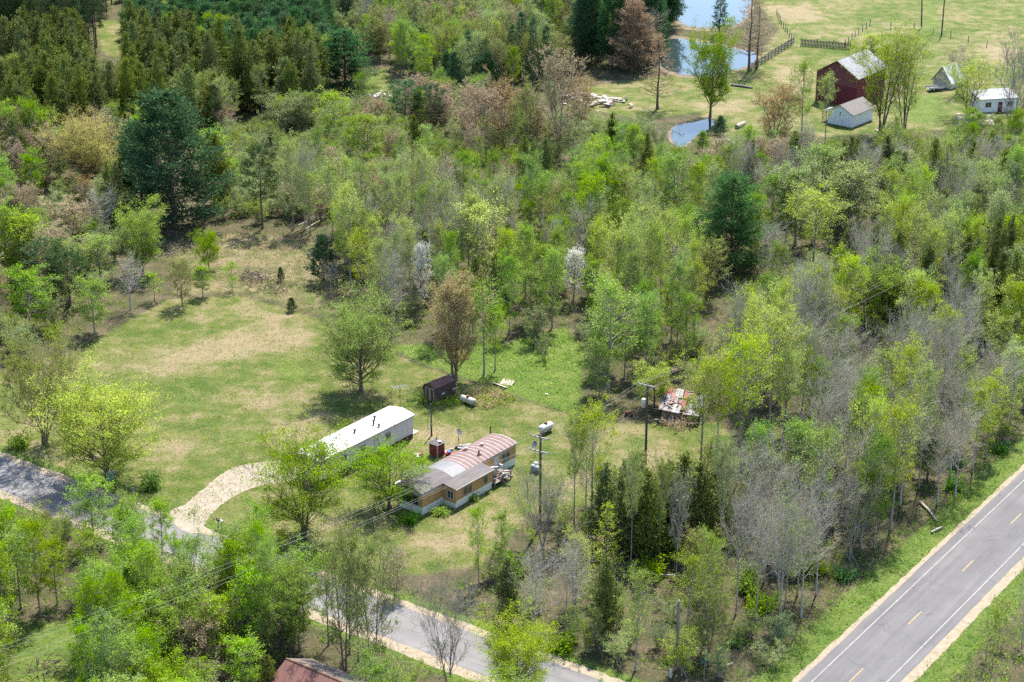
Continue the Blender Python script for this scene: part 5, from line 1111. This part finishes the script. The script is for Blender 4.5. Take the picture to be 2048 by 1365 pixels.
# ------------------------------------------------------------------ the woods
ZONES = [   # polygon of tree feet in the photo, trees per 100 m2, mix of (kind, leaf, weight, height, width), place
 ('pines', [(-200, -90), (250, -90), (215, 50), (205, 125), (150, 150), (-200, 150)], 3.6, [('rpine', 'redpine', .85, (15, 20), (4.8, 6.4)), ('airy', 'pale', .1, (10, 13), (3.12, 4.20)), ('cedar', 'cedar', .05, (8, 10), (3, 4))], 'in the tall pine stand beyond the cedars'),
 ('youngpines', [(255, 15), (420, 8), (560, 30), (660, 70), (650, 148), (420, 148), (310, 130), (262, 75)], 4.6, [('ypine', 'bluepine', .82, (5.5, 8.5), (4.6, 6.4)), ('aspen', 'bright', .08, (6, 8), (2.34, 3.36)), ('willow', 'sage', .10, (4, 5), (4, 5))], 'in the blue green pine planting'),
 ('topwood', [(250, -90), (1180, -90), (1180, 60), (1130, 150), (1060, 190), (900, 200), (760, 130), (660, 60), (420, 5), (255, 12)], 4.4,
    [('airy', 'pale', .24, (8, 12), (3.12, 4.62)), ('aspen', 'bright', .22, (7, 11), (3.12, 4.62)), ('willow', 'sage', .2, (4, 6), (4, 5.5)), ('bud', 'olive', .12, (8, 11), (4, 6)), ('ypine', 'bluepine', .10, (5, 9), (3.5, 5)), ('bare', None, 0.028, (8, 11), (4, 5)), ('spruce', 'pine', .04, (10, 14), (3.5, 4.5)), ('bud', 'tan', .05, (8, 10), (4, 5))], 'in the far young woods beyond the pines'),
 ('pondpines', [(1180, -90), (1345, -90), (1330, 60), (1310, 120), (1200, 150), (1150, 120), (1150, 30)], 4.4, [('wpine', 'pine', .45, (15, 20), (6, 9)), ('spruce', 'pine', .25, (14, 19), (4, 5.5)), ('airy', 'olive', .15, (10, 14), (3.12, 4.20)), ('ypine', 'bluepine', .15, (5, 8), (4, 5))], 'in the dark conifers beside the far pond'),
 ('cedars', [(-200, 150), (205, 130), (300, 130), (420, 155), (540, 185), (655, 150), (690, 190), (640, 245), (500, 270), (320, 290), (150, 320), (-200, 340)], 5.2, [('cedar', 'cedar', .80, (10, 15), (3.8, 5.6)), ('airy', 'olive', .07, (8, 11), (2.81, 3.86)), ('aspen', 'pale', .06, (8, 11), (2.81, 3.86)), ('bud', 'tan', .07, (6, 9), (3.6, 4.6))], 'in the dark cedar band'),
 ('leftwood', [(-200, 340), (150, 320), (320, 290), (300, 360), (250, 480), (310, 560), (250, 640), (150, 690), (-60, 760), (-200, 780)], 5.0,
    [('aspen', 'bright', .22, (8, 12), (3.51, 5.04)), ('cedar', 'cedar', .14, (8, 11), (3, 4)), ('willow', 'sage', .26, (4, 6), (4, 5.5)), ('bud', 'tan', .10, (8, 11), (5, 6)), ('rpine', 'redpine', .09, (11, 14), (4.5, 5.5)), ('bare', None, 0.039, (8, 11), (4, 6)), ('bush', 'green', .12, (1.5, 2.5), (2, 3.2))], 'in the woods at the left of the field'),
 ('scrub', [(440, 260), (640, 245), (740, 205), (900, 215), (1060, 225), (1180, 240), (1300, 250), (1340, 300), (1440, 310), (1560, 310), (1680, 310), (1560, 400), (1420, 440), (1100, 430), (900, 440), (720, 440), (560, 460), (440, 440)], 6.0,
    [('willow', 'sage', .55, (3, 4.8), (3.4, 4.8)), ('willow', 'olive', .18, (3, 4.5), (3.2, 4.5)), ('airy', 'green', .09, (5.5, 8), (2.34, 3.78)), ('aspen', 'bright', .04, (5.5, 8), (2.73, 3.78)), ('cedar', 'cedar', .03, (6, 9), (2.6, 3.4)), ('bud', 'tan', .10, (5, 8), (3.5, 5))], 'in the willow scrub of the valley'),
 ('farmscrub', [(1560, 310), (1700, 275), (1850, 275), (2000, 300), (2200, 280), (2200, 440), (1900, 420), (1740, 400), (1600, 400)], 5.2,
    [('willow', 'olive', .38, (3.5, 6), (4, 6)), ('willow', 'sage', .2, (3.5, 6), (4, 6)), ('aspen', 'green', .15, (6, 9), (3.12, 4.20)), ('bare', None, 0.066, (6, 9), (4, 5.5)), ('cedar', 'cedar', .06, (8, 10), (3, 3.6)), ('bush', 'shadegreen', .09, (1.5, 2.5), (2, 3.4))], 'in the scrub below the farm yard'),
 ('midwood', [(560, 460), (720, 440), (1100, 430), (1420, 440), (1500, 560), (1480, 700), (1330, 760), (1190, 760), (1150, 660), (1000, 680), (790, 685), (700, 620), (660, 500)], 4.7,
    [('aspen', 'bright', .16, (9, 14), (2.96, 4.54)), ('airy', 'pale', .21, (10, 15), (2.96, 4.37)), ('airy', 'lime', .11, (10, 15), (2.96, 4.37)), ('aspen', 'green', .11, (7, 10), (2.96, 4.37)), ('bare', None, 0.112, (9, 14), (4, 5.6)), ('willow', 'sage', .09, (3, 5), (3.2, 4)), ('willow', 'olive', .06, (3, 4.5), (3, 4)), ('cedar', 'cedar', .07, (6, 10), (2.6, 3.4)), ('bud', 'olive', .05, (8, 11), (4, 6))], 'in the middle woods above the yard'),
 ('rightwood', [(1420, 440), (1600, 400), (1740, 400), (1900, 420), (2200, 440), (2200, 700), (1800, 700), (1560, 690), (1500, 560)], 4.4,
    [('aspen', 'green', .10, (9, 13), (3.6, 4.8)), ('aspen', 'bright', .14, (10, 15), (3.43, 5.04)), ('airy', 'pale', .18, (11, 16), (3.28, 4.70)), ('airy', 'lime', .10, (11, 16), (3.28, 4.70)), ('bare', None, 0.224, (10, 15), (4.6, 6.4)), ('aspen', 'sage', .14, (10, 15), (3.43, 5.04)), ('cedar', 'cedar', .14, (9, 14), (3, 4)), ('willow', 'olive', .06, (3, 5), (3, 4))], 'in the right hand woods below the farm'),
 ('limewood', [(1480, 700), (1560, 690), (1800, 700), (2200, 700), (2200, 790), (2060, 900), (1900, 1040), (1760, 1170), (1700, 1220), (1640, 1130), (1500, 1040), (1470, 930), (1450, 850)], 4.8,
    [('aspen', 'green', .08, (9, 13), (3.6, 4.8)), ('airy', 'lime', .26, (11, 16), (3.43, 5.04)), ('aspen', 'lime', .14, (10, 15), (3.43, 5.04)), ('bare', None, 0.224, (10, 15), (4.6, 6.5)), ('cedar', 'cedar', .14, (7, 11), (3, 4)), ('willow', 'olive', .16, (3.5, 5.5), (3.8, 5)), ('bush', 'shadegreen', .06, (1.4, 2.2), (2, 3))], 'in the lime green woods along the paved road'),
 ('cornerwood', [(1060, 1040), (1230, 1000), (1330, 1010), (1500, 1000), (1500, 1040), (1640, 1130), (1700, 1220), (1600, 1310), (1540, 1380), (1400, 1365), (1200, 1340), (1000, 1255), (860, 1200), (960, 1140)], 6.4,
    [('bare', None, 0.24, (8, 12), (4.2, 6)), ('airy', 'olive', .15, (8, 12), (2.81, 4.20)), ('cedar', 'cedar', .15, (7, 10), (3, 3.8)), ('bush', 'green', .14, (1.6, 2.8), (2.4, 3.8)), ('willow', 'sage', .10, (2.4, 4), (2.6, 3.8)), ('willow', 'olive', .16, (3, 5), (3.2, 4.5)), ('airy', 'lime', .08, (8, 12), (2.81, 4.20)), ('bud', 'olive', .06, (6, 9), (3.5, 4.5))], 'in the corner woods between the two roads'),
 ('nearwood', [(-250, 1000), (0, 1015), (130, 1062), (300, 1125), (440, 1180), (640, 1260), (800, 1320), (900, 1370), (1100, 1450), (1200, 1560), (-300, 1560)], 7.5,
    [('aspen', 'bright', .40, (7, 11), (3.12, 4.70)), ('aspen', 'green', .14, (7, 10.5), (3.12, 4.54)), ('airy', 'bright', .14, (8, 12), (2.81, 4.20)), ('round', 'bright', .06, (7, 9), (6, 8)), ('willow', 'olive', .10, (3, 5), (3.4, 4.6)), ('bush', 'green', .08, (1.5, 2.6), (2.2, 3.6)), ('rpine', 'redpine', .03, (7, 9), (3, 4)), ('bud', 'pale', .03, (6, 9), (4, 5))], 'in the bright woods below the side road'),
 ('roadeast', [(1900, 1365), (2040, 1200), (2300, 1000), (2300, 1500), (1850, 1500)], 2.2, [('bare', None, 0.165, (7, 10), (4, 5)), ('sapling', 'pale', .4, (3, 6), (1.6, 2.4)), ('willow', 'olive', .3, (3, 4), (3, 4))], 'on the far side of the paved road'),
 ('edge', [(2250, 760), (2060, 900), (1900, 1040), (1760, 1170), (1600, 1310), (1500, 1400), (1560, 1420), (1700, 1290), (1900, 1110), (2250, 830)], 9.0, [('willow', 'olive', .3, (2.5, 4.2), (2.6, 3.8)), ('bush', 'green', .3, (1.4, 2.4), (2, 3.2)), ('willow', 'sage', .2, (2.5, 4), (2.6, 3.6)), ('airy', 'olive', .2, (5, 8), (2.6, 3.6))], 'along the brushy edge of the paved road'),
]
NOFEET = [P_MOWN, P_ROUGH, P_LUSHM, P_FARM, P_CLR1, P_CLR2, P_CLR3, P_LOWL] + [p for p, _ in PONDS[:3]]
KEEP = [[(1630, 185), (1735, 190), (1735, 270), (1630, 268)],[(1035, 862), (1112, 862), (1112, 950), (1035, 950)], [(1270, 765), (1312, 765), (1305, 940), (1275, 940)],[(200, 700), (330, 615), (480, 570), (600, 600), (640, 690), (630, 800), (560, 845), (500, 900), (440, 990), (300, 935), (320, 840), (250, 740)],
        [(800, 760), (850, 740), (960, 740), (1120, 840), (1130, 880), (1060, 920), (1040, 990), (960, 1090), (850, 1130), (820, 1080), (860, 900), (790, 850)],
        [(1560, 1400), (1640, 1310), (1820, 1140), (2060, 925), (2060, 1110), (1800, 1365), (1780, 1400)], [(0, 912), (140, 955), (125, 1010), (0, 975)], [(340, 1000), (460, 940), (500, 960), (430, 1050), (380, 1060)],
        [(780, 1205), (960, 1272), (900, 1310), (820, 1270)], [(1110, 1325), (1200, 1365), (1130, 1365)], [(1310, 765), (1400, 770), (1410, 830), (1350, 860), (1300, 840)], [(1240, 880), (1370, 860), (1370, 960), (1250, 970)],
        [(1480, -20), (2060, -20), (2060, 70), (1990, 95), (1880, 80), (1740, 60), (1590, 100), (1540, 50)], [(1625, 90), (1780, 85), (1780, 200), (1700, 250), (1640, 240)], [(1320, 80), (1390, 80), (1390, 150), (1320, 145)], [(1355, 0), (1500, 0), (1480, 50), (1390, 50)],
        [(1180, 165), (1330, 160), (1500, 160), (1500, 225), (1360, 285), (1340, 240), (1190, 215)], [(190, 52), (240, 48), (258, 100), (215, 112)], [(450, 158), (540, 155), (540, 178), (470, 178)], [(420, 480), (640, 500), (640, 600), (480, 590), (360, 560)],
        [(800, 710), (880, 720), (1000, 700), (1130, 700), (1140, 820), (1000, 770), (860, 735)], [(740, 152), (765, 145), (768, 180), (740, 182)], [(40, 1255), (140, 1250), (160, 1365), (30, 1365)], [(1545, 130), (1640, 90), (1640, 200), (1520, 240)], [(565, 1316), (600, 1312), (720, 1350), (700, 1375), (580, 1375)],
        [(1790, 190), (1900, 190), (1900, 250), (1800, 250)], [(915, 1150), (880, 1230), (1000, 1285), (860, 1240)]]
LOOK = {('aspen', 'bright'): 'leafy bright green tree', ('aspen', 'green'): 'leafy deep green tree', ('aspen', 'lime'): 'dense lime yellow aspen', ('aspen', 'sage'): 'leafy sage grey aspen', ('aspen', 'pale'): 'leafy pale yellow green tree',
        ('airy', 'pale'): 'thin leaved pale green aspen', ('airy', 'lime'): 'thin leaved lime yellow aspen', ('airy', 'green'): 'thin leaved green aspen', ('airy', 'olive'): 'thin leaved olive tree', ('airy', 'bright'): 'thin leaved bright green aspen', ('bare', None): 'bare grey twigged tree',
        ('bud', 'tan'): 'tan budding tree', ('bud', 'olive'): 'olive budding tree', ('bud', 'pale'): 'pale budding tree', ('rpine', 'redpine'): 'dark pine with bare lower trunk', ('ypine', 'bluepine'): 'dense blue green young pine', ('spruce', 'pine'): 'narrow dark spruce', ('wpine', 'pine'): 'tall dark white pine',
        ('cedar', 'cedar'): 'dark olive pointed cedar', ('willow', 'sage'): 'many stemmed sage green shrub', ('willow', 'olive'): 'many stemmed olive shrub', ('bush', 'green'): 'low rounded green bush', ('bush', 'shadegreen'): 'low rounded dark green bush', ('bush', 'bright'): 'low rounded bright green bush',
        ('round', 'bright'): 'broad crowned bright green tree', ('sapling', 'pale'): 'thin pale sapling'}
rg = random.Random(5); CELL = 2.2; cand = []
for iy in range(int((575 - 135) / CELL)):
    y = 135 + iy * CELL; xm = y * .275 + 14
    for ix in range(int(2 * xm / CELL)):
        cand.append((-xm + (ix + rg.random()) * CELL, y + rg.random() * CELL))
cand = np.array(cand); cu, cv = proj(np.column_stack([cand, np.zeros(len(cand))]))
zone = np.full(len(cand), -1)
for k, Z in enumerate(ZONES): zone[(zone < 0) & inpoly(cu, cv, Z[1])] = k
for p in NOFEET: zone[inpoly(cu, cv, p)] = -1
rr = np.abs((cand - RO) @ RN); ll = np.abs((cand - LO) @ LN); zone[(rr < RHW + 4.6) | (ll < LHW + 2.4)] = -1
HX = np.array(HEROES); placed = []
order = list(range(len(cand))); rg.shuffle(order); grid = {}
for i in order:
    k = zone[i]
    if k < 0: continue
    nm, _, dens, mix, place = ZONES[k]
    if rg.random() > dens * CELL * CELL / 100 * 2.1: continue
    x, y = cand[i]; ws = [m[2] * math.exp(1.15 * (math.sin(x / 9.5 + q * 1.9 + k) + math.sin(y / 8.0 + q * 2.6 + x / 23))) for q, m in enumerate(mix)]; m = rg.choices(mix, ws)[0]; H = rg.uniform(*m[3]) * 1.12; W = rg.uniform(*m[4])
    if np.min(np.hypot(HX[:, 0] - x, HX[:, 1] - y) - HX[:, 2] * .13) < 1.0: continue
    c = (int(x // 1.45), int(y // 1.45))
    if any((c[0] + a, c[1] + b) in grid for a in (-1, 0, 1) for b in (-1, 0, 1) if a * b == 0): continue
    u, vb = cu[i], cv[i]; vt = proj(np.array([x, y, H]))[1]; hw = W / 2 * ppm(np.array([x, y, 0]))
    us = np.array([u, u - .75 * hw, u + .75 * hw] * 5); fr = np.repeat([.0, .25, .5, .75, .97], 3); v_ = vb + (vt - vb) * fr
    us = np.where(fr < .3, u, us)
    if any(inpoly(us, v_, p).any() for p in KEEP): continue
    if any(vb > B[4] + 2 and u + .8 * hw > B[0] and u - .8 * hw < B[1] and vt < B[3] and vt + .8 * (vb - vt) > B[2] for B in BOXES): continue
    if vb < -75 and vt < -75 or vt > 1385 and vb > 1385: continue
    grid[c] = 1; placed.append((x, y, H, W, m, nm, place))
LANDMARK += [(cs_, 'the collapsed shed'), (p4[0], 'the bare topped pole'), (p3[0], 'the far crossarm pole'), (jt, 'the farm trailer'), (gh, 'the white garage'), (sh, 'the brown shed')]
MARKS = [(o.location.x, o.location.y, n) for o, n in LANDMARK]
for u_, v_, n_ in ((1100, 1330, 'the side road mouth'), (2000, 1000, 'the upper end of the paved road verge'), (1800, 1130, 'the middle of the paved road verge'), (1640, 1290, 'the road junction verge'), (780, 470, 'the creek'), (60, 700, 'the left end of the field'), (225, 90, 'the small far clearing'), (500, 165, 'the strip of grass beyond the cedars'), (1060, 280, 'the brown slash ground'), (1200, 200, 'the pond lawn'), (1370, 270, 'the lower pond')):
    q = G(u_, v_); MARKS.append((q[0], q[1], n_))
MK = np.array([(a, b) for a, b, _ in MARKS])
for x, y, H, W, m, nm, place in placed:
    lab = LOOK[(m[0], m[1])]; shr = m[0] in ('willow', 'bush'); d = np.hypot(MK[:, 0] - x, MK[:, 1] - y); j = int(np.argmin(d))
    f = (H / 1.12 - m[3][0]) / (m[3][1] - m[3][0] + 1e-6); lab = ('tall ' if f > .66 else 'short ' if f < .33 else 'middling ') + lab
    where = 'near ' + MARKS[j][2] if d[j] < 26 else place
    plant(m[0], m[1], (x, y), H, W, lab + ' ' + where, lab + 's ' + where, 'shrub' if shr else 'tree', place=place)
print('TREES', sum(COUNT.values()), COUNT)

# ------------------------------------------------------------------ undergrowth, tall grass, litter twigs
rng = np.random.default_rng(3)
def clumps(name, label, cat, pts, per, rad, hgt, ln, wd, leaf, upd=.6):
    n = len(pts); P = np.repeat(pts, per, 0) + rng.normal(0, 1, (n * per, 2)) * np.repeat(rng.uniform(.5, 1.3, n) * rad, per)[:, None]
    hz = np.repeat(rng.uniform(.4, 1.2, n) * hgt, per) * rng.beta(1.6, 1.5, n * per)
    V_, F_ = diamonds(rng, np.column_stack([P, hz]), np.column_stack([rng.normal(0, .6, (n * per, 2)), np.full(n * per, upd)]), ln, wd, .2)
    me = raw_mesh(name, V_, F_, [FOLIAGE], None, np.repeat(rng.uniform(0, 1, n * per), 4)); o = link(bpy.data.objects.new(name, me)); o.color = LEAF[leaf]; tag(o, label, cat); return stuff(o)
fz = cand[zone >= 0]; fu, fv = proj(np.column_stack([fz, np.zeros(len(fz))])); fz = fz[(fu > -60) & (fu < 2110) & (fv > -40) & (fv < 1420)]
pick = rng.permutation(len(fz)); a = len(fz)
clumps('undergrowth', 'green leafy undergrowth on the floor of the woods', 'undergrowth', fz[pick[:int(a * .30)]], 30, .55, 1.1, .26, .17, 'green')
clumps('undergrowth', 'olive leafy undergrowth on the floor of the woods', 'undergrowth', fz[pick[int(a * .30):int(a * .60)]], 28, .6, 1.2, .24, .15, 'olive')
clumps('undergrowth', 'pale green young growth on the floor of the woods', 'undergrowth', fz[pick[int(a * .60):int(a * .80)]], 28, .5, 1.3, .22, .14, 'sage')
tw = fz[pick[int(a * .70):]]; n = len(tw) * 5; b0 = np.repeat(tw, 5, 0) + rng.normal(0, .7, (n, 2)); hh = rng.uniform(.6, 2.6, n)
P_ = np.stack([np.column_stack([b0, np.zeros(n)]), np.column_stack([b0 + rng.normal(0, .12, (n, 2)), hh * .5]), np.column_stack([b0 + rng.normal(0, .35, (n, 2)), hh])], 1)
V_, F_ = tubes(P_, np.tile([.022, .017, .009], (n, 1)), 3); o = link(bpy.data.objects.new('saplings_and_stems', raw_mesh('undergrowth_stems', V_, F_, [BARKM]))); o.pass_index = 1; o.name = 'bare_stems'; stuff(tag(o, 'thin grey bare stems standing on the floor of the woods', 'undergrowth'))
def scatter(poly, dens, margin=0):
    q = np.array(GP(poly)); lo, hi = q.min(0), q.max(0); n = int((hi - lo).prod() * dens); p = rng.uniform(lo, hi, (n, 2)); return p[inpoly(p[:, 0], p[:, 1], q.tolist())]
clumps('lawn_grass', 'short tufted green grass over the mown field and yard', 'grass', scatter(P_MOWN, 1.6), 4, .35, .10, .20, .09, 'olive', .7)
clumps('lawn_grass', 'short dry tan grass over the mown field and yard', 'grass', scatter(P_MOWN, 1.3), 4, .35, .09, .20, .09, 'tan', .7)
clumps('tall_grass', 'lush tall grass in the meadow behind the brown shed', 'grass', scatter(P_LUSHM, 1.6), 5, .3, .35, .4, .12, 'bright', 1.2)
clumps('weeds', 'brown dead vines and weeds before the collapsed shed', 'weeds', scatter([(1315, 850), (1350, 868), (1390, 858), (1380, 850), (1340, 852)], 6), 16, .3, 1.3, .3, .08, 'tan', 1.0)
WEED = [(905, 795), (960, 775), (1000, 785), (1035, 802), (1010, 815), (975, 820), (945, 812)]
clumps('weeds', 'brown weedy patch behind the old cream tank', 'weeds', scatter(WEED, 5), 14, .28, .7, .32, .10, 'tan', 1.0)
clumps('weeds', 'green weeds round the old cream tank and shed', 'weeds', np.concatenate([scatter(WEED, 2.2), scatter([(840, 800), (850, 795), (925, 795), (935, 810), (880, 818), (845, 815)], 2.5)]), 14, .25, .6, .3, .12, 'bright', 1.0)
clumps('dry_weeds', 'dry tan weeds on the rough meadow', 'weeds', scatter(P_ROUGH, .55), 12, .5, .45, .3, .10, 'tan', 1.0)
clumps('dry_weeds', 'green weeds on the rough meadow', 'weeds', scatter(P_ROUGH, .3), 12, .5, .5, .3, .12, 'olive', 1.0)
def along(O, D, Nn, s0, s1, e0, e1, dens):
    n = int((s1 - s0) * abs(e1 - e0) * dens); return O + D * rng.uniform(s0, s1, n)[:, None] + Nn * rng.uniform(e0, e1, n)[:, None]
vg = np.concatenate([along(RO, RD, RN, -20, 60, -RHW - 6.5, -RHW - 1.9, 2.2), along(RO, RD, RN, -20, 60, RHW + 2.3, RHW + 9, 2.0), along(LO, LD, LN, -20, 75, -LHW - 3.6, -LHW - 1.4, 2.0), along(LO, LD, LN, -20, 75, LHW + 1.6, LHW + 3.4, 2.0)])
clumps('verge_grass', 'long green grass along the road verges', 'grass', vg[::2], 6, .35, .28, .34, .10, 'bright', 1.0)
clumps('verge_grass', 'long dry and olive grass along the road verges', 'grass', vg[1::3], 6, .4, .3, .34, .10, 'olive', 1.0)
